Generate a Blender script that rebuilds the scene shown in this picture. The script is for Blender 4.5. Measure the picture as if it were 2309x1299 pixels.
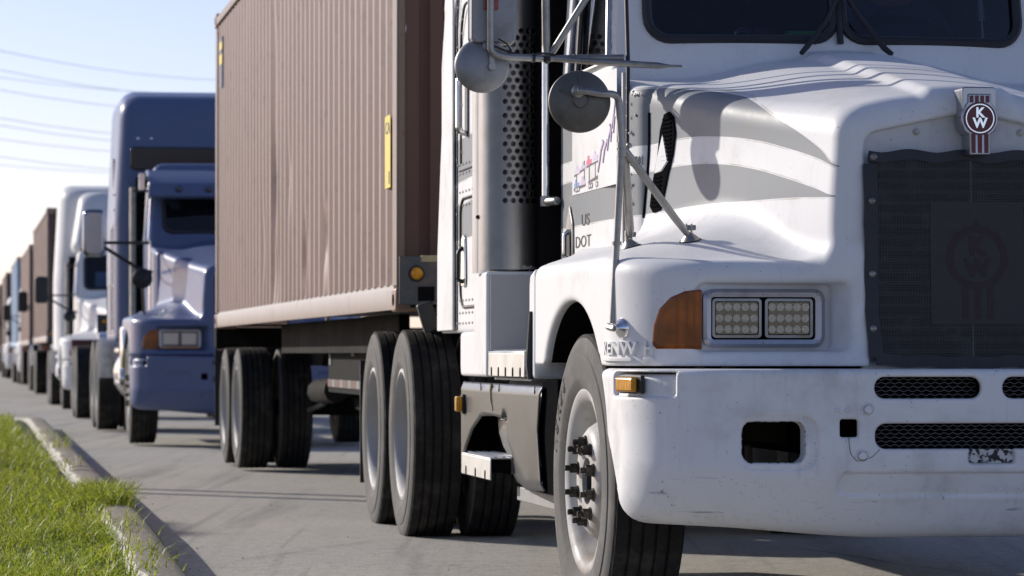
import bpy, math, random
import numpy as np
from mathutils import Vector, Matrix, Euler
random.seed(7); np.random.seed(7)
PI = math.pi
C = bpy.context.scene.collection
for o in list(bpy.data.objects): bpy.data.objects.remove(o)

# ------------------------------------------------------------------ camera, world, sun, exposure
SC = bpy.context.scene
cam = bpy.data.cameras.new('camera'); camo = bpy.data.objects.new('camera', cam); C.objects.link(camo)
camo.location = (0, 0, .9); camo.rotation_euler = (PI/2, 0, 0)
cam.sensor_width = 36; cam.lens = 36*7980/2309; cam.shift_y = 146.5/2309
cam.clip_start = .1; cam.clip_end = 5000
cam.dof.use_dof = True; cam.dof.focus_distance = 12.3; cam.dof.aperture_fstop = 7.5
SC.camera = camo
SUN_EL = math.radians(22.0)
sx, sy = -.78, .625
SUN = Vector((sx*math.cos(SUN_EL), sy*math.cos(SUN_EL), math.sin(SUN_EL))).normalized()
w = bpy.data.worlds.new('World'); SC.world = w; w.use_nodes = True
nt = w.node_tree; nt.nodes.clear()
out = nt.nodes.new('ShaderNodeOutputWorld'); bg = nt.nodes.new('ShaderNodeBackground'); sk = nt.nodes.new('ShaderNodeTexSky')
sk.sky_type = 'NISHITA'; sk.sun_disc = False; sk.sun_elevation = SUN_EL
sk.sun_rotation = math.atan2(sx, sy)
sk.air_density = .7; sk.dust_density = .5; sk.ozone_density = 1.6; sk.altitude = 0
bg.inputs['Strength'].default_value = .064
wb = nt.nodes.new('ShaderNodeMix'); wb.data_type = 'RGBA'; wb.blend_type = 'MULTIPLY'; wb.inputs[0].default_value = 1; wb.inputs[7].default_value = (1.05, .91, .975, 1)   # the camera's white balance
nt.links.new(sk.outputs[0], wb.inputs[6]); nt.links.new(wb.outputs[2], bg.inputs[0]); nt.links.new(bg.outputs[0], out.inputs[0])
sl = bpy.data.lights.new('sun', 'SUN'); sl.energy = 2.1; sl.angle = math.radians(.53); sl.color = (1, .94, .85)
so = bpy.data.objects.new('sun', sl); C.objects.link(so); so.rotation_euler = SUN.to_track_quat('Z', 'Y').to_euler(); so.location = (-30, 25, 20)
SC.view_settings.view_transform = 'Standard'; SC.view_settings.look = 'None'
SC.view_settings.exposure = 1.15; SC.view_settings.gamma = 1; SC.view_settings.use_curve_mapping = False

# ------------------------------------------------------------------ object helpers
def link(name, me, parent=None, **kw):
    o = bpy.data.objects.new(name, me); C.objects.link(o)
    if parent is not None: o.parent = parent
    for k, v in kw.items():
        if v: o[k] = v
    return o
def thing(name, label, cat, loc=(0, 0, 0), rz=0, group=None, kind=None):
    o = bpy.data.objects.new(name, None); C.objects.link(o); o.empty_display_size = .2
    o.location = loc; o.rotation_euler = (0, 0, rz)
    o['label'] = label; o['category'] = cat
    if group: o['group'] = group
    if kind: o['kind'] = kind
    return o

class MB:
    def __init__(s): s.v = []; s.f = []; s.n = 0
    def add(s, V, F):
        V = np.asarray(V, float).reshape(-1, 3); s.v.append(V); n = s.n
        s.f += [tuple(i+n for i in f) for f in F]; s.n += len(V); return s
    def box(s, x0, x1, y0, y1, z0, z1, M=None):
        V = [(x, y, z) for x in (x0, x1) for y in (y0, y1) for z in (z0, z1)]
        if M is not None: V = [tuple(M @ Vector(v)) for v in V]
        return s.add(V, [(0, 1, 3, 2), (4, 6, 7, 5), (0, 4, 5, 1), (2, 3, 7, 6), (0, 2, 6, 4), (1, 5, 7, 3)])
    def prism(s, poly, ax, a, b, M=None):           # polygon in the two other axes, extruded along ax
        n = len(poly); V = []
        for t in (a, b):
            for p, q in poly:
                V.append({'x': (t, p, q), 'y': (p, t, q), 'z': (p, q, t)}[ax])
        if M is not None: V = [tuple(M @ Vector(v)) for v in V]
        F = [tuple(range(n))[::-1], tuple(range(n, 2*n))] + [(i, (i+1) % n, n+(i+1) % n, n+i) for i in range(n)]
        return s.add(V, F)
    def tube(s, pts, r, n=10, cap=True):
        P = [Vector(p) for p in pts]; R = r if hasattr(r, '__len__') else [r]*len(P); V = []; F = []
        prev = None
        for i, p in enumerate(P):
            t = (P[min(i+1, len(P)-1)]-P[max(i-1, 0)]).normalized()
            if prev is None: u = t.orthogonal().normalized()
            else:
                u = prev-t*prev.dot(t); u = u.normalized() if u.length > 1e-6 else t.orthogonal().normalized()
            prev = u; wv = t.cross(u)
            for k in range(n):
                a = 2*PI*k/n; V.append(p+(u*math.cos(a)+wv*math.sin(a))*R[i])
        for i in range(len(P)-1):
            for k in range(n): F.append((i*n+k, i*n+(k+1) % n, (i+1)*n+(k+1) % n, (i+1)*n+k))
        if cap: F += [tuple(range(n))[::-1], tuple(range((len(P)-1)*n, len(P)*n))]
        return s.add(V, F)
    def lathe(s, prof, c, axis, n=32, mod=None, close=False, up=None, a0=0, a1=2*PI):
        # prof: (radius, distance along axis)
        A = Vector(axis).normalized(); u = Vector(up) if up else A.orthogonal(); u = (u-A*u.dot(A)).normalized(); wv = A.cross(u); c = Vector(c)
        full = abs(a1-a0-2*PI) < 1e-6; m = n if full else n+1; V = []; F = []; L = len(prof)
        for k in range(m):
            a = a0+(a1-a0)*k/n; d = u*math.cos(a)+wv*math.sin(a)
            for j, (r, h) in enumerate(prof):
                if mod: r = mod(r, j, k)
                V.append(c+A*h+d*r)
        for k in range(n):
            k2 = (k+1) % m
            for j in range(L-1 if not close else L):
                F.append((k*L+j, k2*L+j, k2*L+(j+1) % L, k*L+(j+1) % L))
        return s.add(V, F)
    def ball(s, c, r, n=8, sz=1):
        return s.lathe([(max(1e-4, math.sin(PI*i/n))*r, -math.cos(PI*i/n)*r*sz) for i in range(n+1)], c, (0, 0, 1), n*2)
    def mesh(s, name):
        me = bpy.data.meshes.new(name)
        V = np.concatenate(s.v) if s.v else np.zeros((0, 3))
        me.from_pydata(V.tolist(), [], s.f); me.update(); return me
    def obj(s, name, m, parent=None, bevel=0, ang=40, seg=2, smooth=True, **kw):
        me = s.mesh(name); me.materials.append(m); return fin(link(name, me, parent, **kw), bevel, ang, seg, smooth)
def fix_normals(me):
    import bmesh
    bm = bmesh.new(); bm.from_mesh(me); bmesh.ops.recalc_face_normals(bm, faces=bm.faces); bm.to_mesh(me); bm.free()
def fin(o, bevel=0, ang=40, seg=2, smooth=True):
    me = o.data
    fix_normals(me)
    if smooth:
        me.shade_smooth(); me.set_sharp_from_angle(angle=math.radians(ang))
    if bevel:
        b = o.modifiers.new('bevel', 'BEVEL'); b.width = bevel; b.segments = seg; b.limit_method = 'ANGLE'; b.angle_limit = math.radians(35); b.harden_normals = False
    return o
def rrect(x0, x1, y0, y1, r, n=6):
    P = []
    for cx, cy, a in ((x1-r, y1-r, 0), (x0+r, y1-r, 90), (x0+r, y0+r, 180), (x1-r, y0+r, 270)):
        for i in range(n+1):
            t = math.radians(a+90*i/n); P.append((cx+r*math.cos(t), cy+r*math.sin(t)))
    return P
def arc(pts, r=.05, n=5):                              # round the corners of a polyline
    P = [Vector(p) for p in pts]; O = [P[0]]
    for i in range(1, len(P)-1):
        a = (P[i-1]-P[i]); b = (P[i+1]-P[i]); k = min(r, a.length*.45, b.length*.45); a = P[i]+a.normalized()*k; b = P[i]+b.normalized()*k
        for j in range(n+1):
            t = j/n; O.append(a.lerp(P[i], t).lerp(P[i].lerp(b, t), t))
    return O+[P[-1]]
def text_mesh(body, size, M, name, m, parent, extrude=.002, sx=1, bend=None, label=None, align='CENTER', bold=0):
    cu = bpy.data.curves.new(name, 'FONT'); cu.body = body; cu.size = size; cu.extrude = extrude; cu.align_x = align; cu.align_y = 'CENTER'; cu.offset = bold; cu.resolution_u = 3
    t = bpy.data.objects.new(name, cu); C.objects.link(t)
    dg = bpy.context.evaluated_depsgraph_get(); me = bpy.data.meshes.new_from_object(t.evaluated_get(dg))
    bpy.data.objects.remove(t)
    me.materials.clear(); me.materials.append(m)
    for v in me.vertices:
        p = Vector((v.co.x*sx, v.co.y, v.co.z)); v.co = bend(p) if bend else M @ p
    me.name = name
    return link(name, me, parent, label=label)
def basis(o, ex, ey):                                 # matrix: local x->ex, y->ey, z->ex x ey, origin o
    ex = Vector(ex).normalized(); ey = Vector(ey); ey = (ey-ex*ey.dot(ex)).normalized(); ez = ex.cross(ey)
    M = Matrix((ex, ey, ez)).transposed().to_4x4(); M.translation = Vector(o); return M

# ------------------------------------------------------------------ materials
class NT:
    def __init__(s, name):
        s.m = bpy.data.materials.new(name); s.m.use_nodes = True; s.t = s.m.node_tree; s.b = s.t.nodes['Principled BSDF']; s.o = s.t.nodes['Material Output']
        s.co = s.t.nodes.new('ShaderNodeTexCoord').outputs['Object']
    def n(s, typ, **kw):
        nd = s.t.nodes.new(typ)
        for k, v in kw.items():
            if k.startswith('_'): setattr(nd, k[1:], v)
        return nd
    def val(s, inp, v):
        if hasattr(v, 'default_value') or hasattr(v, 'links') and not isinstance(v, (int, float, tuple)): s.t.links.new(v, inp)
        else:
            if isinstance(v, tuple) and len(v) == 3 and len(inp.default_value) == 4: v = (*v, 1)
            inp.default_value = v
    def math(s, op, a, b=0.0, c=None, clamp=False):
        nd = s.n('ShaderNodeMath', _operation=op, _use_clamp=clamp); s.val(nd.inputs[0], a); s.val(nd.inputs[1], b)
        if c is not None: s.val(nd.inputs[2], c)
        return nd.outputs[0]
    def noise(s, scale, detail=3, rough=.55, co=None, dist=0):
        nd = s.n('ShaderNodeTexNoise'); nd.inputs['Scale'].default_value = scale; nd.inputs['Detail'].default_value = detail; nd.inputs['Roughness'].default_value = rough; nd.inputs['Distortion'].default_value = dist
        s.t.links.new(co or s.co, nd.inputs['Vector']); return nd.outputs['Fac']
    def scale(s, x, y, z):
        nd = s.n('ShaderNodeMapping'); nd.inputs['Scale'].default_value = (x, y, z); s.t.links.new(s.co, nd.inputs['Vector']); return nd.outputs[0]
    def ramp(s, f, lo, hi):
        nd = s.n('ShaderNodeMapRange', _interpolation_type='SMOOTHSTEP'); s.val(nd.inputs[0], f); nd.inputs[1].default_value = lo; nd.inputs[2].default_value = hi; return nd.outputs[0]
    def mix(s, f, a, b):
        nd = s.n('ShaderNodeMix', _data_type='RGBA'); s.val(nd.inputs[0], f); s.val(nd.inputs[6], a); s.val(nd.inputs[7], b); return nd.outputs[2]
    def base(s, c): s.val(s.b.inputs['Base Color'], c)
    def bump(s, f, strength=.2, dist=.01):
        nd = s.n('ShaderNodeBump'); nd.inputs['Strength'].default_value = strength; nd.inputs['Distance'].default_value = dist; s.val(nd.inputs['Height'], f); s.t.links.new(nd.outputs[0], s.b.inputs['Normal'])
    def set(s, **kw):
        for k, v in kw.items(): s.val(s.b.inputs[k], v)
        return s
def curve_node(T, x, pts):                            # float curve of x over y in [0, 6], z out in [1.2, 2.2]
    nd = T.n('ShaderNodeFloatCurve'); cv = nd.mapping.curves[0]; P = sorted(((y)/6, (z-1.2)) for y, z in pts)
    while len(cv.points) < len(P): cv.points.new(.5, .5)
    for p, (a, b) in zip(cv.points, P): p.location = (a, b); p.handle_type = 'AUTO'
    nd.mapping.update(); T.t.links.new(x, nd.inputs['Value']); return nd.outputs[0]
def paint(name, col, rough=.46, scuff=False, dirt=(.30, .26, .21), amt=.35, chips=True, stripes=False, coat=.02, peel=.05, metal=0):
    T = NT(name); c = col
    if stripes:
        sp = T.n('ShaderNodeSeparateXYZ'); T.t.links.new(T.co, sp.inputs[0]); x, y, z = sp.outputs
        yn = T.math('DIVIDE', y, 6.0); zz = T.math('SUBTRACT', z, 1.2); masks = []; lines = []
        for up, lo in ((UT, UB), (LT, LB)):
            a = curve_node(T, yn, up); b = curve_node(T, yn, lo)
            masks.append(T.math('MULTIPLY', T.math('LESS_THAN', zz, a), T.math('GREATER_THAN', zz, b)))
            for q, off in ((a, .004), (b, -.004)):
                lines.append(T.math('LESS_THAN', T.math('ABSOLUTE', T.math('SUBTRACT', zz, T.math('ADD', q, off))), .0022))
        ok = T.math('GREATER_THAN', y, .232)
        m = T.math('MULTIPLY', T.math('MAXIMUM', masks[0], masks[1]), ok)
        l = T.math('MULTIPLY', T.math('MAXIMUM', T.math('MAXIMUM', lines[0], lines[1]), T.math('MAXIMUM', lines[2], lines[3])), T.math('MULTIPLY', T.math('GREATER_THAN', y, .24), T.math('GREATER_THAN', T.math('ABSOLUTE', x), .43)))
        wear = T.ramp(T.noise(60, 3), .60, .66)
        c = T.mix(T.math('MULTIPLY', m, T.math('SUBTRACT', 1.0, T.math('MULTIPLY', wear, .0))), c, (.235, .252, .27))
        c = T.mix(T.math('MULTIPLY', l, T.math('MULTIPLY', T.ramp(T.noise(5, 4), .35, .65), .7)), c, (.36, .33, .27))
    n1 = T.noise(1.7, 5, .65); n2 = T.noise(9, 4, .6)
    d = T.math('MULTIPLY', T.ramp(T.math('MULTIPLY', n1, T.math('ADD', n2, .5)), .42, .75), amt)
    c = T.mix(d, c, dirt)
    st = T.noise(6, 3, .6, T.scale(6, 6, .35))
    c = T.mix(T.math('MULTIPLY', T.ramp(st, .56, .78), amt*.5), c, dirt)
    if scuff:
        sz = T.n('ShaderNodeSeparateXYZ'); T.t.links.new(T.co, sz.inputs[0]); f = T.math('MULTIPLY', T.ramp(T.noise(3.2, 6, .7, T.scale(1.3, 1.3, 16)), .60, .66), T.ramp(T.math('ADD', sz.outputs[2], T.math('MULTIPLY', T.noise(4, 3), .2)), .62, .50)); c = T.mix(T.math('MULTIPLY', f, .55), c, (.12, .11, .10))
        f = T.math('MULTIPLY', T.ramp(T.noise(30, 3, .7), .66, .70), T.ramp(T.noise(2.5, 2), .5, .6)); c = T.mix(T.math('MULTIPLY', f, .7), c, (.16, .14, .12))
    if chips:
        for sc, lo, hi, cc in ((48, .075, .12, (.05, .045, .04)), (17, .045, .075, (.14, .105, .08))):
            vo = T.n('ShaderNodeTexVoronoi', _feature='F1'); vo.inputs['Scale'].default_value = sc; vo.inputs['Randomness'].default_value = 1
            mp = T.n('ShaderNodeMapping'); mp.inputs['Location'].default_value = (sc, 3, 1); T.t.links.new(T.co, mp.inputs[0])
            T.t.links.new(mp.outputs[0], vo.inputs['Vector'])
            gate = T.ramp(T.noise(sc*.30, 2), .50, .58)
            f = T.math('MULTIPLY', T.math('SUBTRACT', 1.0, T.ramp(T.math('ADD', vo.outputs['Distance'], T.math('MULTIPLY', T.noise(sc*4, 1), .03)), lo, hi)), gate)
            c = T.mix(T.math('MULTIPLY', f, .8), c, cc)
    T.base(c); T.set(Roughness=T.math('ADD', T.math('MULTIPLY', n2, .22), rough-.08), Metallic=metal)
    T.b.inputs['Specular IOR Level'].default_value = .14; T.b.inputs['Coat Weight'].default_value = coat; T.b.inputs['Coat Roughness'].default_value = .12
    T.bump(T.math('ADD', T.noise(90, 2), T.math('MULTIPLY', T.noise(5, 2), .8)), peel, .004)
    return T.m
def simple(name, col, rough=.5, metal=0, var=.25, scale=8, bump=.05, bscale=60, spec=.5, dirt=None, damt=.3, stretch=None):
    T = NT(name); co = T.scale(*stretch) if stretch else None
    n1 = T.noise(scale, 4, .6, co)
    c = T.mix(n1, tuple(max(0, q*(1-var)) for q in col), tuple(min(1, q*(1+var)) for q in col))
    if dirt: c = T.mix(T.math('MULTIPLY', T.ramp(T.noise(scale*.6, 5, .7), .45, .7), damt), c, dirt)
    T.base(c); T.set(Roughness=T.math('ADD', T.math('MULTIPLY', n1, .25), rough-.12), Metallic=metal)
    T.b.inputs['Specular IOR Level'].default_value = spec
    if bump: T.bump(T.noise(bscale, 3, .6, co), bump, .004)
    return T.m
UT = [(.15, 1.50), (.208, 1.51), (.361, 1.584), (.692, 1.701), (1.041, 1.795), (1.223, 1.823), (1.486, 1.857), (1.76, 1.88), (2.2, 1.86), (3.2, 1.85), (4.2, 1.84), (6, 1.82)]
UB = [(.15, 1.50), (.208, 1.508), (.361, 1.548), (.591, 1.594), (.864, 1.639), (1.149, 1.667), (1.41, 1.679), (1.76, 1.67), (3.2, 1.675), (4.2, 1.655), (6, 1.63)]
LT = [(.15, 1.412), (.202, 1.415), (.361, 1.448), (.591, 1.493), (.864, 1.539), (1.149, 1.569), (1.41, 1.578), (1.76, 1.568), (3.2, 1.59), (4.2, 1.55), (6, 1.53)]
LB = [(.15, 1.412), (.202, 1.413), (.524, 1.424), (.864, 1.427), (1.223, 1.429), (1.76, 1.413), (3.2, 1.41), (4.2, 1.40), (6, 1.37)]
WHITE = (.75, .75, .755)
M = {}
M['white'] = paint('white_paint', WHITE, amt=.30)
M['striped'] = paint('striped_white_paint', WHITE, amt=.22, stripes=True)
M['bumperw'] = paint('bumper_white_paint', (.76, .76, .765), scuff=True, amt=.36, dirt=(.27, .24, .20))
M['blue'] = paint('blue_paint', (.115, .15, .275), rough=.34, amt=.12, chips=False, coat=.2, dirt=(.2, .2, .22))
M['farwhite'] = paint('far_white_paint', (.72, .72, .72), amt=.15, chips=False)
M['greypl'] = simple('grey_step_panel', (.33, .34, .37), .5, var=.1)
M['alu'] = simple('brushed_aluminium', (.42, .42, .43), .38, .9, .18, 5, .08, 40, stretch=(3, .25, 3), dirt=(.16, .14, .12), damt=.35)
M['skirt'] = simple('dull_aluminium_skirt', (.092, .095, .10), .36, .5, .15, 4, .06, 50, dirt=(.12, .11, .10), damt=.3)
M['chrome'] = simple('chrome', (.80, .80, .82), .16, 1, .08, 10, .0, dirt=(.35, .32, .28), damt=.25)
M['steel'] = simple('dull_steel_tube', (.36, .35, .33), .45, .8, .25, 14, .08, 90, dirt=(.14, .11, .08), damt=.5)
M['shield'] = simple('stained_stainless', (.33, .33, .33), .42, .9, .25, 3, .05, 30, stretch=(6, 6, .5), dirt=(.20, .18, .16), damt=.45)
M['rubber'] = simple('tyre_rubber', (.026, .025, .024), .85, 0, .3, 14, .25, 120, .15, dirt=(.075, .068, .06), damt=.7)
M['sidewall'] = simple('dusty_tyre_sidewall', (.115, .11, .104), .85, 0, .25, 10, .25, 90, .3, dirt=(.19, .18, .165), damt=.6)
M['lettering'] = simple('tyre_lettering', (.03, .028, .027), .8, 0, .2)
M['wheelw'] = paint('wheel_white_paint', (.50, .49, .47), amt=.8, dirt=(.26, .22, .18), chips=True, coat=.05)
M['wheelg'] = simple('silver_wheel', (.36, .36, .365), .6, .3, .15, 6, .05, 60, dirt=(.3, .27, .24), damt=.4)
M['black'] = simple('black_plastic', (.016, .016, .018), .5, 0, .3, 20, .1, 90)
M['blackm'] = simple('matte_black', (.010, .010, .011), .95, 0, .3, 20, 0, spec=.0)
M['frame'] = simple('grimy_black_frame', (.013, .0125, .012),   .85, .0, .4, 8, .15, 50, .1, dirt=(.05, .042, .035), damt=.5)
M['nut'] = simple('black_lug_nut', (.03, .029, .028), .35, .6, .3, 40, .05, dirt=(.12, .09, .07), damt=.4)
M['grate'] = simple('grate_metal', (.10, .10, .11), .45, .6, .2)
M['interior'] = simple('dark_interior', (.02, .02, .024), .85, 0, .2)
M['dash'] = simple('dash_grey', (.07, .075, .085), .7, 0, .2)
M['surround'] = paint('grille_surround_paint', (.60, .60, .60), amt=.7, dirt=(.25, .22, .19))
M['red'] = simple('badge_red', (.11, .016, .024), .35, .1, .15)
M['bar'] = simple('grille_bar_metal', (.20, .20, .21), .4, .8, .2)
M['vinyl'] = simple('black_vinyl', (.020, .020, .026), .55, 0, .3, 12, .3, 30)
M['text'] = simple('black_lettering', (.03, .03, .03), .6, 0, .1, bump=0)
M['mirrorb'] = simple('mirror_back_paint', (.30, .30, .31), .5, .55, .2, 12, .08, 60, dirt=(.16, .14, .11), damt=.5)
M['mirrorg'] = simple('round_mirror_back', (.17, .16, .14), .5, .6, .25, 9, .06, 60, dirt=(.09, .08, .065), damt=.5)
M['hide'] = simple('driver_jacket', (.05, .06, .09), .9); M['skin'] = simple('skin', (.28, .15, .10), .6, 0, .1); M['hair'] = simple('hair', (.015, .012, .01), .7)
M['hivis'] = simple('green_vest', (.12, .55, .10), .8)
def lens(name, col, rough=.18, deep=.5):
    T = NT(name); sp = T.n('ShaderNodeSeparateXYZ'); T.t.links.new(T.co, sp.inputs[0]); u = T.math('ADD', sp.outputs[0], sp.outputs[1])
    rb = T.math('ABSOLUTE', T.math('SINE', T.math('MULTIPLY', u, PI/.011))); rz = T.math('ABSOLUTE', T.math('SINE', T.math('MULTIPLY', sp.outputs[2], PI/.007)))
    f = T.math('MULTIPLY', T.math('ADD', T.math('MULTIPLY', rb, .6), T.math('MULTIPLY', rz, .4)), T.ramp(T.noise(9, 3), .3, .7))
    T.base(T.mix(f, tuple(q*deep for q in col), tuple(min(1, q*1.5) for q in col))); T.set(Roughness=rough); T.b.inputs['Coat Weight'].default_value = .25; T.b.inputs['Specular IOR Level'].default_value = .3
    T.bump(rb, .12, .002); return T.m
M['amber'] = lens('amber_lens', (.30, .075, .005)); M['amberb'] = lens('bright_amber_lens', (.90, .33, .02)); M['redlens'] = lens('red_lens', (.30, .04, .02))
def glass(name, tint, refl=1.0):
    T = NT(name); T.t.nodes.remove(T.b)
    tr = T.n('ShaderNodeBsdfTransparent'); tr.inputs[0].default_value = (*tint, 1); gl = T.n('ShaderNodeBsdfGlossy'); gl.inputs['Roughness'].default_value = .03; gl.inputs[0].default_value = (refl, refl, refl, 1)
    fr = T.n('ShaderNodeFresnel'); fr.inputs[0].default_value = 1.5
    mx = T.n('ShaderNodeMixShader'); T.t.links.new(fr.outputs[0], mx.inputs[0]); T.t.links.new(tr.outputs[0], mx.inputs[1]); T.t.links.new(gl.outputs[0], mx.inputs[2])
    df = T.n('ShaderNodeBsdfDiffuse'); df.inputs[0].default_value = (.35, .35, .33, 1)
    m2 = T.n('ShaderNodeMixShader'); T.t.links.new(T.math('MULTIPLY', T.ramp(T.noise(24, 5, .7), .55, .8), .06), m2.inputs[0]); T.t.links.new(mx.outputs[0], m2.inputs[1]); T.t.links.new(df.outputs[0], m2.inputs[2])
    T.t.links.new(m2.outputs[0], T.o.inputs[0]); return T.m
M['glass'] = glass('windscreen_glass', (.34, .39, .50)); M['lampglass'] = glass('lamp_glass', (.92, .92, .92))
def screen_mat():
    T = NT('bug_screen_mesh'); sp = T.n('ShaderNodeSeparateXYZ'); T.t.links.new(T.co, sp.inputs[0])
    lx = T.math('SINE', T.math('MULTIPLY', sp.outputs[0], 2*PI/.0052)); lz = T.math('SINE', T.math('MULTIPLY', sp.outputs[2], 2*PI/.0075))
    f = T.math('ADD', T.math('MULTIPLY', lx, .5), T.math('MULTIPLY', lz, .28))
    f = T.math('ADD', T.ramp(f, -.3, .7), T.math('MULTIPLY', T.ramp(T.noise(14, 4), .5, .7), .3))
    T.base(T.mix(f, (.008, .008, .009), (.075, .07, .066))); T.set(Roughness=.75)
    tr = T.n('ShaderNodeBsdfTransparent'); mx = T.n('ShaderNodeMixShader'); mx.inputs[0].default_value = .84
    T.t.links.new(tr.outputs[0], mx.inputs[1]); T.t.links.new(T.b.outputs[0], mx.inputs[2]); T.t.links.new(mx.outputs[0], T.o.inputs[0]); return T.m
M['screen'] = screen_mat()
M['printg'] = simple('faded_grey_print', (.050, .046, .046), .85, var=.35, scale=30, bump=0); M['printr'] = simple('faded_red_print', (.045, .031, .031), .85, var=.35, scale=30, bump=0)

# ------------------------------------------------------------------ smooth solid shapes (signed distance + surface nets)
def smax(a, b, k): h = np.maximum(k-np.abs(a-b), 0)/k; return np.maximum(a, b)+h*h*k*.25
def smin(a, b, k): return -smax(-a, -b, k)
def rbox2(px, py, hx, hy, r):
    qx = np.abs(px)-hx+r; qy = np.abs(py)-hy+r
    return np.sqrt(np.maximum(qx, 0)**2+np.maximum(qy, 0)**2)+np.minimum(np.maximum(qx, qy), 0)-r
def poly2(px, py, P):
    d = np.full(px.shape, 1e9, np.float32); s = np.ones(px.shape, np.float32); n = len(P)
    for i in range(n):
        ax, ay = P[i]; bx, by = P[i-1]; ex, ey = bx-ax, by-ay; wx, wy = px-ax, py-ay
        t = np.clip((wx*ex+wy*ey)/(ex*ex+ey*ey), 0, 1); dx, dy = wx-ex*t, wy-ey*t; d = np.minimum(d, dx*dx+dy*dy)
        c1 = py >= ay; c2 = py < by; c3 = ex*wy > ey*wx
        s = np.where((c1 & c2 & c3) | (~c1 & ~c2 & ~c3), -s, s)
    return s*np.sqrt(d)
def ss(x, a, b): t = np.clip((x-a)/(b-a), 0, 1); return t*t*(3-2*t)
def surface_nets(f, lo, hi, h):
    ax = [np.arange(lo[i], hi[i]+h, h, dtype=np.float32) for i in range(3)]
    X, Y, Z = np.meshgrid(*ax, indexing='ij'); Vv = f(X, Y, Z).astype(np.float32); S = Vv < 0
    nx, ny, nz = S.shape
    cnt = np.zeros((nx-1, ny-1, nz-1), np.int8)
    for i in (0, 1):
        for j in (0, 1):
            for k in (0, 1): cnt += S[i:nx-1+i, j:ny-1+j, k:nz-1+k]
    act = (cnt > 0) & (cnt < 8); idx = np.argwhere(act); ids = np.full(act.shape, -1, np.int32); ids[act] = np.arange(len(idx))
    acc = np.zeros((len(idx), 3)); num = np.zeros(len(idx))
    cor = [(i, j, k) for i in (0, 1) for j in (0, 1) for k in (0, 1)]
    for a in cor:
        for b in cor:
            if sum(b)-sum(a) == 1 and all(q >= p for p, q in zip(a, b)):
                va = Vv[tuple((idx+a).T)]; vb = Vv[tuple((idx+b).T)]; m = (va < 0) != (vb < 0)
                t = np.where(m, va/np.where(m, va-vb, 1), 0)[:, None]; p = np.array(a)*(1-t)+np.array(b)*t
                acc += p*m[:, None]; num += m
    P = (idx+acc/num[:, None])*h+np.array(lo)
    for _ in range(2):
        e = h*.25; x, y, z = P.T; v = f(x, y, z)
        g = np.stack([f(x+e, y, z)-f(x-e, y, z), f(x, y+e, z)-f(x, y-e, z), f(x, y, z+e)-f(x, y, z-e)], 1)/(2*e)
        st = v[:, None]*g/np.maximum((g*g).sum(1), .2)[:, None]
        P = P-np.clip(st, -h*.6, h*.6)
    Q = []
    for d in range(3):
        e1, e2 = [q for q in range(3) if q != d]
        sl0 = [slice(1, -1)]*3; sl0[d] = slice(0, -1); sl1 = [slice(1, -1)]*3; sl1[d] = slice(1, None)
        A = S[tuple(sl0)]; B = S[tuple(sl1)]; ch = np.argwhere(A != B)
        if not len(ch): continue
        fl = A[tuple(ch.T)]; base = ch.copy(); base[:, e1] += 1; base[:, e2] += 1
        def c(o1, o2):
            q = base.copy(); q[:, e1] += o1; q[:, e2] += o2; return ids[tuple(q.T)]
        q = np.stack([c(-1, -1), c(0, -1), c(0, 0), c(-1, 0)], 1)
        flip = fl if d != 1 else ~fl
        q[~flip] = q[~flip][:, ::-1]; Q.append(q)
    return P, np.concatenate(Q)
def sdf_mesh(name, f, lo, hi, h, mats, inner=None):
    P, Q = surface_nets(f, lo, hi, h)
    me = bpy.data.meshes.new(name); me.vertices.add(len(P)); me.vertices.foreach_set('co', P.astype(np.float32).ravel())
    me.loops.add(Q.size); me.loops.foreach_set('vertex_index', Q.ravel().astype(np.int32))
    me.polygons.add(len(Q)); me.polygons.foreach_set('loop_start', np.arange(0, Q.size, 4, dtype=np.int32))
    for m in mats: me.materials.append(m)
    if inner is not None:
        c = P[Q].mean(1); me.polygons.foreach_set('material_index', (inner(*c.T)).astype(np.int32))
    me.update(calc_edges=True); me.validate(); me.shade_smooth(); return me

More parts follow.
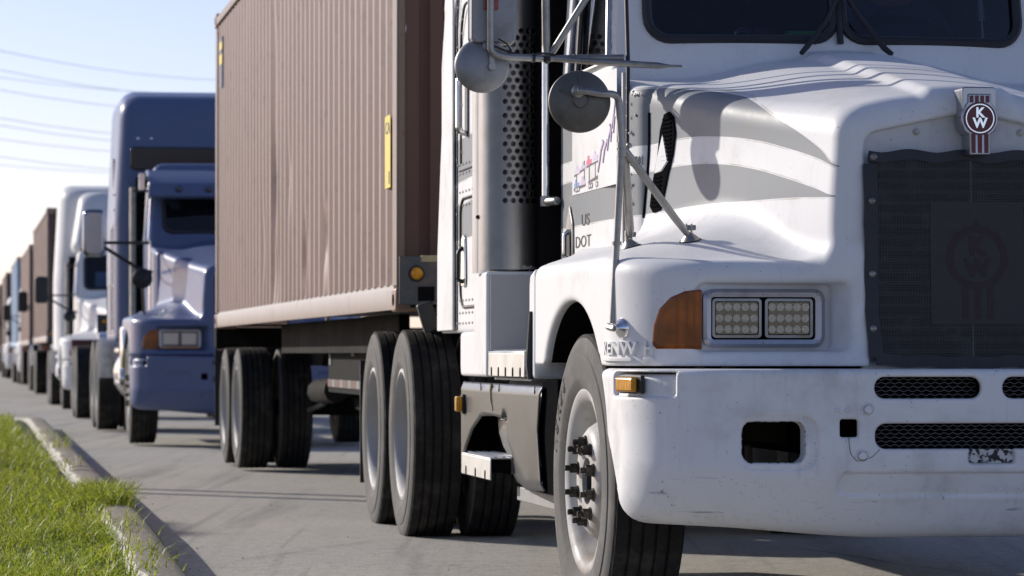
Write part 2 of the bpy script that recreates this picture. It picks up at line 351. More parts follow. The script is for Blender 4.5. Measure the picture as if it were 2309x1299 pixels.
# ---- the sloping-nose tractor's big mouldings, truck coordinates: x across, y back from the bumper, z up
def ztop(y, ax):
    return 1.722+.158*y-.07*ss(ax, .0, .75)-.03*ss(ax, .25, .6)+.022*(1-ss(ax, .12, .175))
def f_fender_plan(ax, y):
    yff = .235+.075*np.clip((ax-.45)/.5, 0, 1.4); R = .33; hw = 1.14
    qx = ax-(hw-R); qy = (yff+R)-y
    return np.sqrt(np.maximum(qx, 0)**2+np.maximum(qy, 0)**2)+np.minimum(np.maximum(qx, qy), 0)-R
def f_fender_solid(x, y, z):
    ax = np.abs(x)
    zf = 1.205+.32*np.maximum(1.10-ax, 0)*ss(y, .25, 1.2)+.035*ss(y, .3, .9)
    d = smax(f_fender_plan(ax, y), z-zf, .06)
    return d
def f_hood(x, y, z):
    ax = np.abs(x)
    side = ax-(.3925+.23*y+.025*ss(z, 1.7, 1.3)); yfront = .18+.055*(z-.86)
    top = z-ztop(y, ax); fr = yfront-y
    h = smax(smax(side, fr, .06), top, .085)
    d = smin(h, f_fender_solid(x, y, z), .085)
    d = np.maximum(d, .857-z); d = np.maximum(d, np.where(z > 1.3, y-1.74, y-2.262))
    d = np.maximum(d, np.where(ax < .72, y-1.74, -1))
    ar = (np.sqrt(((y-1.45)/.645)**2+((z-.72)/.365)**2)-1)*.36; ar = np.maximum(ar, .74-ax)
    d = smax(d, -ar, .025)
    # headlamp recess
    xl = .424+(y-.24)*.30
    rec = np.maximum(rbox2(ax-(.90+xl)/2, z-1.018, (.90-xl)/2+.0, .112, .03), y-.335); d = smax(d, -rec, .03)
    rec2 = np.maximum(rbox2(ax-.682, z-1.015, .188, .078, .01), y-.43); d = np.maximum(d, -rec2)
    # grille opening
    zg = 1.695-.21*np.maximum(ax-.02, 0)
    go = np.maximum(smax(ax-(.362-.02*(1.6-z)*.8), z-zg, .05), y-(yfront+.028)); go = np.maximum(go, .80-z)
    d = smax(d, -go, .014)
    return d
def f_bumper(x, y, z, out=False):
    ax = np.abs(x)
    yb = -.035+.095*np.minimum(ax/.95, 1.1)**2.2+.09*ss(z, .55, .30); R = .30; hw = 1.145-.0*z
    qx = ax-(hw-R); qy = (yb+R)-y
    pl = np.sqrt(np.maximum(qx, 0)**2+np.maximum(qy, 0)**2)+np.minimum(np.maximum(qx, qy), 0)-R
    zb = .295+.04*ss(ax, .3, 1.0)
    o = smax(smax(pl, zb-z, .10), z-.848, .03)
    # shallow channel across the lower centre
    ch = np.maximum(rbox2(ax, z-.475, .50, .036, .03), y-(yb+.012)); o = smax(o, -ch, .012)
    if out: return o
    d = np.maximum(o, -(o+.032))
    d = np.maximum(d, y-(.40+.62*ss(z, .30, 1.05)))
    for cx, cz, hx, hz, r in ((.2115, .7875, .1755, .035, .033), (.0, .631, .385, .041, .035), (.47, .657, .029, .029, .008), (.0, .563, .078, .022, .012)):
        q = rbox2(ax-cx, z-cz, hx, hz, r)
        if hx == .078: q = np.maximum(q, y-(yb+.02))
        d = smax(d, -np.maximum(q, y-.35), .012)
    return d
def f_bumper_out(x, y, z): return f_bumper(x, y, z, True)
FOG = (.711, .6115, .102, .068)
def f_bumper_front(x, y, z):                            # adds the fog lamp holes and side lamp pockets
    ax = np.abs(x); d = f_bumper(x, y, z)
    lip = rbox2(ax-FOG[0]+.012, z-FOG[1]+.002, FOG[2]+.026, FOG[3]+.016, .05)
    q = rbox2(ax-FOG[0], z-FOG[1], FOG[2], FOG[3], .034)
    yb = -.035+.095*np.minimum(ax/.95, 1.1)**2.2
    d = smax(d, -np.maximum(lip, y-(yb+.012)), .012)
    ring = np.maximum(np.maximum(q-.016, -(q-.000)), np.maximum(yb+.006-y, y-(yb+.09)))
    d = np.minimum(np.maximum(d, -np.maximum(q, y-.4)), ring)
    d = smax(d, -np.maximum(np.maximum(rbox2(y-.33, z-.797, .20, .040, .012), .95-ax), -(f_bumper(x, y, z, True)+.017)), .008)
    return d
def f_bumper_plain(x, y, z):
    ax = np.abs(x); d = f_bumper(x, y, z); yb = -.035+.095*np.minimum(ax/.95, 1.1)**2.2
    d = smax(d, -np.maximum(np.maximum(rbox2(y-.33, z-.797, .20, .040, .012), .95-ax), -(f_bumper(x, y, z, True)+.017)), .008)
    return smax(d, -np.maximum(rbox2(ax-FOG[0], z-FOG[1], FOG[2]+.01, FOG[3]+.01, .03), y-(yb+.012)), .012)
def f_cab_out(x, y, z):
    ax = np.abs(x)
    side = smax(ax-(.848+.032*ss(y, 1.8, 2.3)-.065*np.maximum(z-1.95, 0)), ax-(.805+(y-1.745)*.42), .03)
    low = smax(1.748-y, z-(ztop(y, ax)-.012), .05)
    up = (2.03+.13*ax*ax+.25*(z-2.06))-y
    d = smax(side, np.minimum(low, up), .05)
    d = smax(d, z-2.80, .12)
    return np.maximum(np.maximum(d, y-3.24), .80-z)
def f_cab(x, y, z):
    o = f_cab_out(x, y, z); ax = np.abs(x); d = np.maximum(o, -(o+.036))
    ws = np.maximum(rbox2(ax-.372, z-2.39, .357, .295, .085), y-2.6); d = np.maximum(d, -ws)
    sw = np.maximum(poly2(y, z, [(2.15, 2.0), (3.03, 2.0), (3.03, 2.60), (2.285, 2.60)]), .775-ax); d = np.maximum(d, -sw)
    return d
def hit(f, p, d, n=2500, L=2.0):                         # first surface point from p along d
    t = np.linspace(0, L, n); x, y, z = [np.float64(p[i])+t*d[i] for i in range(3)]; v = f(x, y, z); i = np.argmax(v < 0)
    return Vector((x[i], y[i], z[i]))
def grad(f, p):
    e = .004; x, y, z = [np.array([float(q)]) for q in p]
    return Vector((float(f(x+e, y, z)[0]-f(x-e, y, z)[0]), float(f(x, y+e, z)[0]-f(x, y-e, z)[0]), float(f(x, y, z+e)[0]-f(x, y, z-e)[0]))).normalized()

def in_arch(x, y, z): return (np.sqrt(((y-1.45)/.645)**2+((z-.72)/.365)**2) < 1.02) & (np.abs(x) < 1.115)
YB = lambda ax: -.035+.095*np.minimum(ax/.95, 1.1)**2.2
me_hood = sdf_mesh('hood', f_hood, (-1.18, .10, .83), (1.18, 2.30, 2.06), .0105, [M['striped'], M['blackm']], in_arch)
me_bumper = sdf_mesh('bumper', f_bumper_front, (-1.17, -.07, .27), (1.17, .90, .87), .0075, [M['bumperw'], M['blackm']], lambda x, y, z: (f_bumper_out(x, y, z) < -.02) & ~((np.abs(np.abs(x)-FOG[0]) < .13) & (np.abs(z-FOG[1]) < .09) & (y < YB(np.abs(x))+.085)) & ~((np.abs(y-.33) < .21) & (np.abs(z-.797) < .05) & (np.abs(x) > 1.0) & (f_bumper_out(x, y, z) > -.0245)))
me_cab = sdf_mesh('cab', f_cab, (-.94, 1.70, .78), (.94, 3.28, 3.0), .014, [M['striped'], M['interior']], lambda x, y, z: f_cab_out(x, y, z) < -.022)
def slot_mesh(me, mats, name):                          # same shape with other paint
    m = me.copy(); m.name = name; m.materials.clear()
    for q in mats: m.materials.append(q)
    return m

# ---- wheels
def tyre_profile(R, W, rim):
    h = W/2; P = [(rim, -h*.78), (rim+.012, -h*.86), (rim+.05, -h*.98), (rim+.058, -h*1.0), (rim+.066, -h*.995), (rim+(R-rim)*.45, -h*1.04), (R-.07, -h*1.0), (R-.066, -h*.97), (R-.05, -h*.965), (R-.035, -h*.95), (R-.012, -h*.89), (R-.004, -h*.86)]
    P += [(R, -h*.84)]
    for g in (-.5, -.17, .17, .5):
        P += [(R+.002, h*g-.006), (R-.010, h*g-.003), (R-.010, h*g+.003), (R+.002, h*g+.006)]
    P += [(R, h*.84), (R-.004, h*.86), (R-.012, h*.89), (R-.035, h*.95), (R-.05, h*.965), (R-.066, h*.97), (R-.07, h*1.0), (R-(R-rim)*.55, h*1.04), (rim+.066, h*.995), (rim+.058, h*1.0), (rim+.05, h*.98), (rim+.012, h*.86), (rim, h*.78)]
    return P
ME = {}
def tyre_mesh(R, W, rim, key, n=72):
    if key in ME: return ME[key]
    P = tyre_profile(R, W, rim)
    def mod(r, j, k): return r-(.007 if (j in (11, len(P)-12) and k % 2) else 0)
    b = MB().lathe(P, (0, 0, 0), (1, 0, 0), n, mod, up=(0, 0, 1)); me = b.mesh('tyre'); me.materials.append(M['rubber']); me.materials.append(M['sidewall'])
    L = len(P)
    for p in me.polygons:
        r = math.hypot(p.center.y, p.center.z)
        if r < R-.020: p.material_index = 1
    # moulded rings on both sidewalls
    fix_normals(me); me.shade_smooth(); me.set_sharp_from_angle(angle=math.radians(35)); ME[key] = me; return me
def rim_mesh(kind, rim, W, key, n=56):
    if key in ME: return ME[key]
    h = W/2
    if kind == 'steer':                                 # axis -x is outboard: distances measured outboard
        P = [(rim-.004, -h*.8), (rim-.02, -h*.7), (rim-.034, 0), (rim-.030, h*.55), (rim-.012, h*.74), (rim+.016, h*.82), (rim+.020, h*.88), (rim+.006, h*.90), (rim-.018, h*.80), (rim-.034, h*.62), (rim-.045, h*.30), (rim-.055, h*.22), (rim-.075, h*.25), (.19, h*.70), (.172, h*.80), (.155, h*.83), (.095, h*.83), (.082, h*.80), (.082, h*.2), (.02, h*.2)]
    else:
        P = [(rim+.004, -h*.8), (rim+.014, h*.84), (rim+.020, h*.90), (rim+.004, h*.92), (rim-.014, h*.80), (rim-.024, h*.55), (rim-.035, h*.0), (rim-.05, -h*.55), (rim-.09, -h*.70), (.21, -h*.76), (.17, -h*.82), (.115, -h*.82), (.11, h*.30), (.095, h*.42), (.01, h*.42)]
    me = MB().lathe(P, (0, 0, 0), (-1, 0, 0), n, up=(0, 0, 1)).mesh('rim'); me.materials.append(M['wheelw' if kind == 'steer' else 'wheelg']); fix_normals(me); me.shade_smooth(); me.set_sharp_from_angle(angle=math.radians(45)); ME[key] = me; return me
def nut_mesh():
    if 'nut' in ME: return ME['nut']
    b = MB(); b.lathe([(.0001, 0), (.026, 0), (.026, .007), (.0001, .007)], (0, 0, 0), (-1, 0, 0), 14)
    b.lathe([(.0001, .007), (.021, .007), (.021, .033), (.018, .036), (.0001, .036)], (0, 0, 0), (-1, 0, 0), 6)
    b.lathe([(.0001, .036), (.0115, .036), (.0115, .052), (.009, .055), (.0001, .055)], (0, 0, 0), (-1, 0, 0), 10)
    me = b.mesh('lug_nut'); me.materials.append(M['nut']); fix_normals(me); ME['nut'] = me; return me
def wheel(root, x, y, z, side, kind='drive', R=.515, W=.275, rim=.305, rz=0, nuts=True, detail=True, label=None):
    # the rim is the wheel part; tyre, hub and nuts are its sub-parts. side -1 faces -x
    o = link('wheel', rim_mesh(kind, rim, W, ('rim', kind, rim, W)), root, label=label); o.location = (x, y, z); o.rotation_euler = (0, 0, rz+(0 if side < 0 else PI))
    t = link('tyre', tyre_mesh(R, W, rim, ('tyre', R, W, rim)), o)
    if nuts:
        h = W/2; q = .137 if kind == 'steer' else .145
        for k in range(10):
            a = 2*PI*(k+.5)/10; nn = link('lug_nut', nut_mesh(), o); nn.location = (-(h*.83 if kind == 'steer' else -h*.82), q*math.cos(a), q*math.sin(a)); nn.rotation_euler = (a, 0, 0); nn.scale = (.88, .9, .9)
        if kind == 'steer':
            MB().lathe([(.0801, h*.35), (.078, h*.55), (.07, h*.68), (.055, h*.72), (.052, h*.62), (.001, h*.62)], (0, 0, 0), (-1, 0, 0), 28).obj('hub', M['black'], o)
            hb = MB()
            for k in range(5):
                a = 2*PI*(k+.25)/5; rr = .218; c = Vector((0, rr*math.cos(a), rr*math.sin(a))); nrm = Vector((-1, .62*math.cos(a), .62*math.sin(a))).normalized()
                c.x = -h*(.70-.45*(rr-.19)/.04*.9)-.0015
                hb.lathe([(.0001, .0), (.031, .0), (.033, .002)], c, nrm, 18)
            hb.obj('hand_hole', M['blackm'], o)
        else:
            pass
    return o
def dup(o, parent=None, deep=True):
    c = o.copy(); C.objects.link(c); c.parent = parent
    if deep:
        for ch in list(o.children): dup(ch, c)
    return c
def pair_of_duals(root, x, y, z, R=.515, W=.255, rim=.305, nuts=True):
    for s in (-1, 1):
        wheel(root, s*(x-W/2), y, z, s, 'drive', R, W, rim, nuts=nuts)
        i = wheel(root, s*(x-W*1.5-.05), y, z, -s, 'drive', R, W, rim, nuts=False)
def axle(root, y, z, x=.9):
    b = MB().tube([(-x, y, z), (x, y, z)], .062, 14); b.ball((0, y, z), .19, 8); b.obj('axle', M['frame'], root)

# ------------------------------------------------------------------ the setting: road, kerb, verge
ZG = lambda Y: -.062*(1-ss(np.asarray(Y, float), 12.2, 17.2))
def road_mat():
    T = NT('worn_concrete_asphalt'); n1 = T.noise(.5, 5, .6); n2 = T.noise(70, 3, .7); n3 = T.noise(6, 4, .6); n4 = T.noise(260, 2, .6)
    c = T.mix(n1, (.41, .387, .34), (.53, .50, .437)); c = T.mix(T.math('MULTIPLY', T.ramp(n2, .48, .66), .6), c, (.14, .135, .128))
    c = T.mix(T.math('MULTIPLY', T.ramp(n4, .56, .68), .6), c, (.52, .50, .46))
    c = T.mix(T.math('MULTIPLY', T.ramp(n3, .55, .75), .35), c, (.14, .135, .13))
    st = T.noise(1.4, 4, .6, T.scale(2.2, .12, 1)); c = T.mix(T.math('MULTIPLY', T.ramp(st, .50, .74), .5), c, (.15, .143, .135))
    n5 = T.noise(19, 4, .7); c = T.mix(T.math('MULTIPLY', T.ramp(n5, .42, .70), .38), c, (.20, .19, .172)); st2 = T.noise(2.6, 5, .65, T.scale(3.2, .05, 1)); c = T.mix(T.math('MULTIPLY', T.ramp(st2, .55, .70), .35), c, (.13, .125, .118))
    vo = T.n('ShaderNodeTexVoronoi', _feature='F1'); vo.inputs['Scale'].default_value = 9; T.t.links.new(T.co, vo.inputs[0])
    c = T.mix(T.math('MULTIPLY', T.math('LESS_THAN', vo.outputs['Distance'], .05), T.math('GREATER_THAN', n3, .5)), c, (.045, .042, .04))
    T.base(c); T.set(Roughness=.88); T.b.inputs['Specular IOR Level'].default_value = .35
    T.bump(T.math('ADD', T.math('MULTIPLY', n2, 1.0), T.math('MULTIPLY', n4, .6)), .55, .006); return T.m
M['road'] = road_mat()
PHK = math.radians(8.6); KX, KY = -1.33, 14.3            # kerb foot line
kd = Vector((-math.sin(PHK), math.cos(PHK), 0)); kn = Vector((math.cos(PHK), math.sin(PHK), 0))
def K(a, u, z=0): p = Vector((KX, KY, 0))+kd*a+kn*u; p.z = z+float(ZG(p.y)); return p
def strip(name, u0, u1, As, z, m, parent=None, us=None, **kw):
    us = us or [u0, u1]; V = [K(a, u, z(a, u) if callable(z) else z) for a in As for u in us]; n = len(us)
    F = [(i*n+j, i*n+j+1, (i+1)*n+j+1, (i+1)*n+j) for i in range(len(As)-1) for j in range(n-1)]
    return MB().add(V, F).obj(name, m, parent, **kw)
As = [-40, -20, -10]+list(np.arange(-6, 8, .5))+[10, 14, 20, 40, 80, 160, 400, 900, 2500]
g = strip('road', -.25, 120, As, 0, M['road'], us=[-900, -100, -20, -4, -.25, 3, 8, 20, 120, 900], kind='structure', smooth=True)
# crack and joint lines in the paving, recessed seams filled with tar
M['tar'] = simple('tar_seam', (.03, .028, .026), .8, bump=.3)
def seam(pts, wd):
    V = []; F = []; P = [Vector(p) for p in pts]; Q = []
    for i in range(len(P)-1):
        for j in range(12): Q.append(P[i].lerp(P[i+1], j/12))
    Q.append(P[-1])
    for i, p in enumerate(Q):
        t = (Q[min(i+1, len(Q)-1)]-Q[max(i-1, 0)]).normalized(); nn = Vector((t.y, -t.x, 0)); c = p+nn*random.uniform(-.012, .012); ww = wd*random.uniform(.4, 1.2)
        for s in (-1, 1): q = c+nn*s*ww; q.z = float(ZG(q.y))+.004; V.append(q)
    for i in range(len(Q)-1): F.append((2*i, 2*i+1, 2*i+3, 2*i+2))
    return V, F
b = MB()
for pts, wd in (([(1.3, 16.4, 0), (1.75, 15.2, 0), (2.25, 14.3, 0), (3.2, 12.6, 0)], .006), ([K(8.2, .2), K(8.0, 6)], .008), ([K(19, .2), K(18.7, 7)], .012), ([K(33, .2), K(32.6, 9)], .02), ([K(-1.5, 3.9), K(60, 3.6)], .012), ([K(1.2, .3), K(2.6, 1.1), K(2.2, 2.0)], .003)):
    b.add(*seam(pts, wd))
b.obj('pavement_seam', M['tar'], g, label='dark tar filled joints crossing the paving', kind='structure')
# kerb: rounded top, broken back edge
def kerb_mat():
    T = NT('weathered_kerb'); n = T.noise(7, 5, .65); n2 = T.noise(45, 3); c = T.mix(n, (.18, .155, .12), (.30, .265, .215)); c = T.mix(T.math('MULTIPLY', T.ramp(n2, .55, .7), .4), c, (.42, .40, .36))
    ge = T.n('ShaderNodeNewGeometry'); sp = T.n('ShaderNodeSeparateXYZ'); 
    T.base(c); T.set(Roughness=.9); T.bump(T.math('ADD', n2, T.noise(150, 2)), .6, .006); return T.m
M['kerb'] = kerb_mat(); M['kerbe'] = simple('chipped_kerb_edge', (.52, .49, .43), .9, 0, .2, 30, .5, 60)
def kerb(a0, a1, nm):
    rng = random.Random(int(a0*10)+5); st = .09 if a1 < 40 else .8; n = int((a1-a0)/st); V = []; F = []; mats = []
    prof = [(.0, 0), (-.012, .05), (-.03, .105), (-.055, .128), (-.09, .137), (-.14, .139)]
    rw = [rng.uniform(-.5, .5) for _ in range(n+4)]
    for i in range(n+1):
        a = a0+(a1-a0)*i/n; ub = -max(0, (a-27.5)/2.5)**2*1.6 if a > 27.5 else 0; wb = .022*(rw[i]+rw[i+1]*.7+rw[i+2]*.5)+.01*math.sin(a*2.1)
        row = prof+[(-.19+wb*.4, .136), (-.205+wb, .131), (-.225+wb*1.1, .09), (-.235+wb, -.05)]
        for u, z in row: V.append(K(a, u+ub, z))
    L = 10
    for i in range(n):
        for j in range(L-1): F.append((i*L+j, i*L+j+1, (i+1)*L+j+1, (i+1)*L+j)); mats.append(1 if j >= 7 else 0)
    F.append(tuple(range(L))); F.append(tuple(range(n*L, n*L+L))[::-1]); mats += [1, 1]
    b = MB().add(V, F); me = b.mesh(nm); me.materials.append(M['kerb']); me.materials.append(M['kerbe'])
    for p, q in zip(me.polygons, mats): p.material_index = q
    o = link(nm, me, None, kind='structure', label='weathered concrete kerb beside the grass verge'); return fin(o, 0, 50)
kerb(-12, 3.52, 'kerb'); kerb(3.57, 12.2, 'kerb'); kerb(12.24, 30, 'kerb')
def dirt_mat():
    T = NT('verge_soil'); n = T.noise(3, 5, .7); c = T.mix(n, (.05, .035, .02), (.13, .10, .06)); c = T.mix(T.ramp(T.noise(.9, 3), .4, .6), c, (.06, .095, .02)); T.base(c); T.set(Roughness=.95); T.bump(T.noise(40, 4), .7, .02); return T.m
def vz(a, u): return .105+.02*math.sin(a*1.3+u*2)*min(1, abs(u+.2)*2)-(.06 if u > -.3 else 0)
strip('grass_verge', 0, 0, [-30, -10]+list(np.arange(-6, 29.6, .4)), vz, dirt_mat(), us=[-400, -60, -15, -6, -3, -2, -1.2, -.8, -.5, -.3, -.2], kind='structure')
def grass():
    rng = np.random.default_rng(3); Vs = []; Fs = []; n0 = 0
    def patch(a, u, hgt, wd, lean, z0=.10):
        nonlocal n0
        n = len(a); ang = rng.uniform(0, 2*PI, n); bx, by = np.cos(ang), np.sin(ang); la = rng.uniform(0, 2*PI, n); lx, ly = np.cos(la)*lean, np.sin(la)*lean
        X = KX+kd.x*a+kn.x*u; Y = KY+kd.y*a+kn.y*u; Z = ZG(Y)+z0
        pts = []
        for t, ww in ((0, 1.), (.45, .8), (.8, .45), (1, .0)):
            cx = X+lx*hgt*t*t; cy = Y+ly*hgt*t*t; cz = Z+hgt*(t-.35*t*t*np.minimum(lean, 1.6)*.7)
            if ww: pts += [np.stack([cx-bx*wd*ww, cy-by*wd*ww, cz], 1), np.stack([cx+bx*wd*ww, cy+by*wd*ww, cz], 1)]
            else: pts += [np.stack([cx, cy, cz], 1)]
        P = np.stack(pts, 1).reshape(-1, 3); i = np.arange(n)[:, None]*7+n0
        Vs.append(P); Fs.append(np.concatenate([i+np.array([0, 1, 3]), i+np.array([0, 3, 2]), i+np.array([2, 3, 5]), i+np.array([2, 5, 4]), i+np.array([4, 5, 6])])); n0 += n*7
    def clump(n, a0, a1, u0, u1, h, wd, lean=(.3, 1.3)):
        a = rng.uniform(a0, a1, n); u = u0+(u1-u0)*rng.uniform(0, 1, n)
        dens = np.sin(a*2.3+u*3.1)+np.sin(a*5.1-u*4.3)*.7+np.sin(a*11+u*9)*.5; edge = np.clip((-.24-u)/.25, 0, 1)
        soil = np.sin(a*1.9+1.1)*np.sin(u*4.7+a*.8+.6); k = (dens+rng.uniform(-1.6, 2.6, n)) > -.1+(1-edge)*1.2+np.clip(soil-.45, 0, 1)*4; a, u, dens = a[k], u[k], dens[k]; m = len(a)
        hh = h*(.45+.75*rng.random(m)**1.6)*(1+.30*dens); patch(a, u, hh, wd*(.6+.8*rng.random(m)), rng.uniform(*lean, m))
    clump(60000, -2.6, 4, -2.6, -.24, .075, .0030); clump(46000, 4, 14, -3.4, -.30, .085, .0042); clump(22000, 14, 28.4, -5, -.42, .11, .008)
    def tuft(a, u, n, r, h, wd=.0035):
        aa = a+rng.normal(0, r, n); uu = np.minimum(u+rng.normal(0, r*.45, n), rng.uniform(-.2, -.02, n)); patch(aa, uu, h*rng.uniform(.5, 1.15, n), np.full(n, wd), rng.uniform(.3, 1.5, n), .11)
    for a, u, n, r, h in ((4.3, -.26, 900, .28, .15), (3.7, -.16, 420, .16, .17), (4.7, -.14, 300, .2, .14), (9.8, -.8, 700, .6, .15), (15, -1.0, 900, .9, .2), (19, -1.1, 700, .8, .2), (26, -1.3, 900, .8, .2), (2.9, -.7, 260, .3, .17), (6.3, -.9, 300, .4, .18), (1.0, -1.1, 220, .25, .15), (7.6, -1.6, 300, .4, .2), (.1, -.2, 60, .2, .12), (1.6, -.28, 90, .3, .14), (-.8, -.2, 60, .3, .13)): tuft(a, u, n, r, h)
    for a, u in ((.2, -.22), (1.1, -.2), (-.9, -.3), (1.2, -.55), (.4, -.9), (2.2, -.5), (-.3, -.7), (3.0, -.4)): tuft(a, u, 3, .03, .26, .0028)
    V = np.concatenate(Vs).astype(np.float32); F = np.concatenate(Fs).astype(np.int32); me = bpy.data.meshes.new('grass')
    me.vertices.add(len(V)); me.vertices.foreach_set('co', V.ravel()); me.loops.add(F.size); me.loops.foreach_set('vertex_index', F.ravel()); me.polygons.add(len(F)); me.polygons.foreach_set('loop_start', np.arange(0, F.size, 3, dtype=np.int32)); me.update(calc_edges=True); me.validate()
    T = NT('grass_blades'); n = T.noise(5, 4, .7); n2 = T.noise(90, 1); c = T.mix(n, (.36, .46, .035), (.58, .60, .07)); c = T.mix(T.ramp(n2, .42, .62), c, (.10, .17, .02)); c = T.mix(T.math('MULTIPLY', T.ramp(T.noise(23, 2), .60, .68), .8), c, (.36, .27, .11)); c = T.mix(T.math('MULTIPLY', T.ramp(T.noise(1.7, 3), .56, .68), .55), c, (.38, .34, .10))
    T.base(c); T.set(Roughness=.5); tl = T.n('ShaderNodeBsdfTranslucent'); T.t.links.new(c, tl.inputs[0]); mx = T.n('ShaderNodeMixShader'); mx.inputs[0].default_value = .45
    T.t.links.new(T.b.outputs[0], mx.inputs[1]); T.t.links.new(tl.outputs[0], mx.inputs[2]); T.t.links.new(mx.outputs[0], T.o.inputs[0])
    me.materials.append(T.m); link('grass', me, None, kind='stuff', label='bright green uncut grass on the verge beside the kerb', category='grass')
grass()
def grit():
    rng = random.Random(9); b = MB()
    for _ in range(110):
        u = .015+.22*rng.random()**2 if rng.random() < .85 else rng.uniform(.3, 2.0); a = rng.uniform(-1.5, 14); p = K(a, u); r = rng.uniform(.0025, .007)
        b.lathe([(.0001, r*.7), (r*.8, r*.45), (r, 0)], (p.x, p.y, p.z), (rng.uniform(-.4, .4), rng.uniform(-.4, .4), 1), 5)
    b.obj('road_grit', M['kerb'], None, kind='stuff', label='small stones and grit scattered along the foot of the kerb', category='grit', smooth=False)
grit()

# ------------------------------------------------------------------ the white tractor in front
PH = math.radians(8.5)
tr = thing('semi_truck', 'white truck tractor with grey stripes and black grille screen, nearest the camera', 'truck', (1.551, 11.5, 0), PH)
hood = link('hood', me_hood, tr); bump_o = link('bumper', me_bumper, tr); cab = link('cab', me_cab, tr)
YF = lambda ax: -.035+.095*min(ax/.95, 1.1)**2.2
# bumper details
def mesh_grate(x0, x1, z0, z1, y, nm, parent, m):       # expanded metal: crossing zigzag strands
    b = MB(); dx = .030; dz = .0125; r = .0016; rows = int((z1-z0)/dz)+1
    for i in range(rows):
        for par in (0,):
            pts = []; k = 0; x = x0
            while x <= x1+1e-6:
                pts.append((x, y, z0+i*dz+(dz*.5 if (k+i) % 2 else 0)+.001)); x += dx/2; k += 1
            b.tube(pts, r, 4)
    return b.obj(nm, m, parent, smooth=False, kind='stuff')
for x0, x1, z0, z1 in ((-.40, -.03, .748, .828), (.03, .40, .748, .828), (-.40, .40, .584, .678)):
    mesh_grate(x0, x1, z0, z1, .022, 'bumper_grate', bump_o, M['grate'])
b = MB().box(-.45, .45, .16, .17, .50, .84); b.obj('cooler_panel', M['blackm'], bump_o)
for x, z in ((-.41, .718), (-.428, .568), (.41, .718), (.428, .568)):
    y = YF(abs(x)); b = MB(); b.lathe([(.0001, .008), (.012, .010), (.014, .006), (.0145, .0)], (x, y-.001, z), (0, -1, 0), 6); b.lathe([(.019, .004), (.021, .003), (.022, -.002)], (x, y-.0005, z), (0, -1, 0), 20); b.obj('bumper_bolt', M['bumperw'], bump_o)
for x, z, r in ((-.478, .715, .008), (-.51, .715, .008), (-.22, .46, .006), (.03, .46, .006), (.1, .46, .006)): MB().ball((x, YF(abs(x))+(.02 if z < .5 else 0), z), r, 6).obj('bumper_rivet', M['bumperw'], bump_o)
T_ = NT('flaked_black_plate'); T_.base(T_.mix(T_.ramp(T_.noise(42, 4, .7), .46, .54), (.012, .012, .014), (.55, .55, .54))); T_.set(Roughness=.6); M['flake'] = T_.m
MB().prism(rrect(-.072, .072, .544, .588, .01), 'y', YF(0)+.014, YF(0)+.03).obj('tow_plate', M['flake'], bump_o)
M['crackm'] = simple('crack_line', (.04, .035, .03), .9, bump=0)
for pts in (((-.473, .628), (-.470, .600), (-.466, .575), (-.448, .552), (-.425, .553), (-.395, .565), (-.372, .588)),):
    MB().tube([(x, YF(abs(x))-.0002, z) for x, z in pts], .0011, 5).obj('paint_crack', M['crackm'], bump_o)
# chipped rims of the lamp holes and the marker pocket
for s in (-1, 1):
    P = rrect(s*FOG[0]-FOG[2]-.001, s*FOG[0]+FOG[2]+.001, FOG[1]-FOG[3]-.001, FOG[1]+FOG[3]+.001, .034); P.append(P[0])
    MB().tube([(x, YF(abs(x))+.013, z) for x, z in P], .0034, 6, cap=False).obj('lamp_hole_rim', M['flake'], bump_o)
    Ml = basis((s*1.118, .305, .797), (-s*.327, -.945, 0), (0, 0, 1)); q = 1 if (Ml.to_3x3() @ Vector((0, 0, 1))).x*s > 0 else -1
    lm = MB().prism([tuple(p) for p in rrect(-.075, .075, -.030, .030, .006)], 'z', 0, q*.014, M=Ml).obj('marker_lamp', M['black'], tr, bevel=.003)
    MB().prism(rrect(-.062, .050, -.024, .024, .006), 'z', q*.014, q*.036, M=Ml).obj('lens', M['amberb'], lm, bevel=.006)
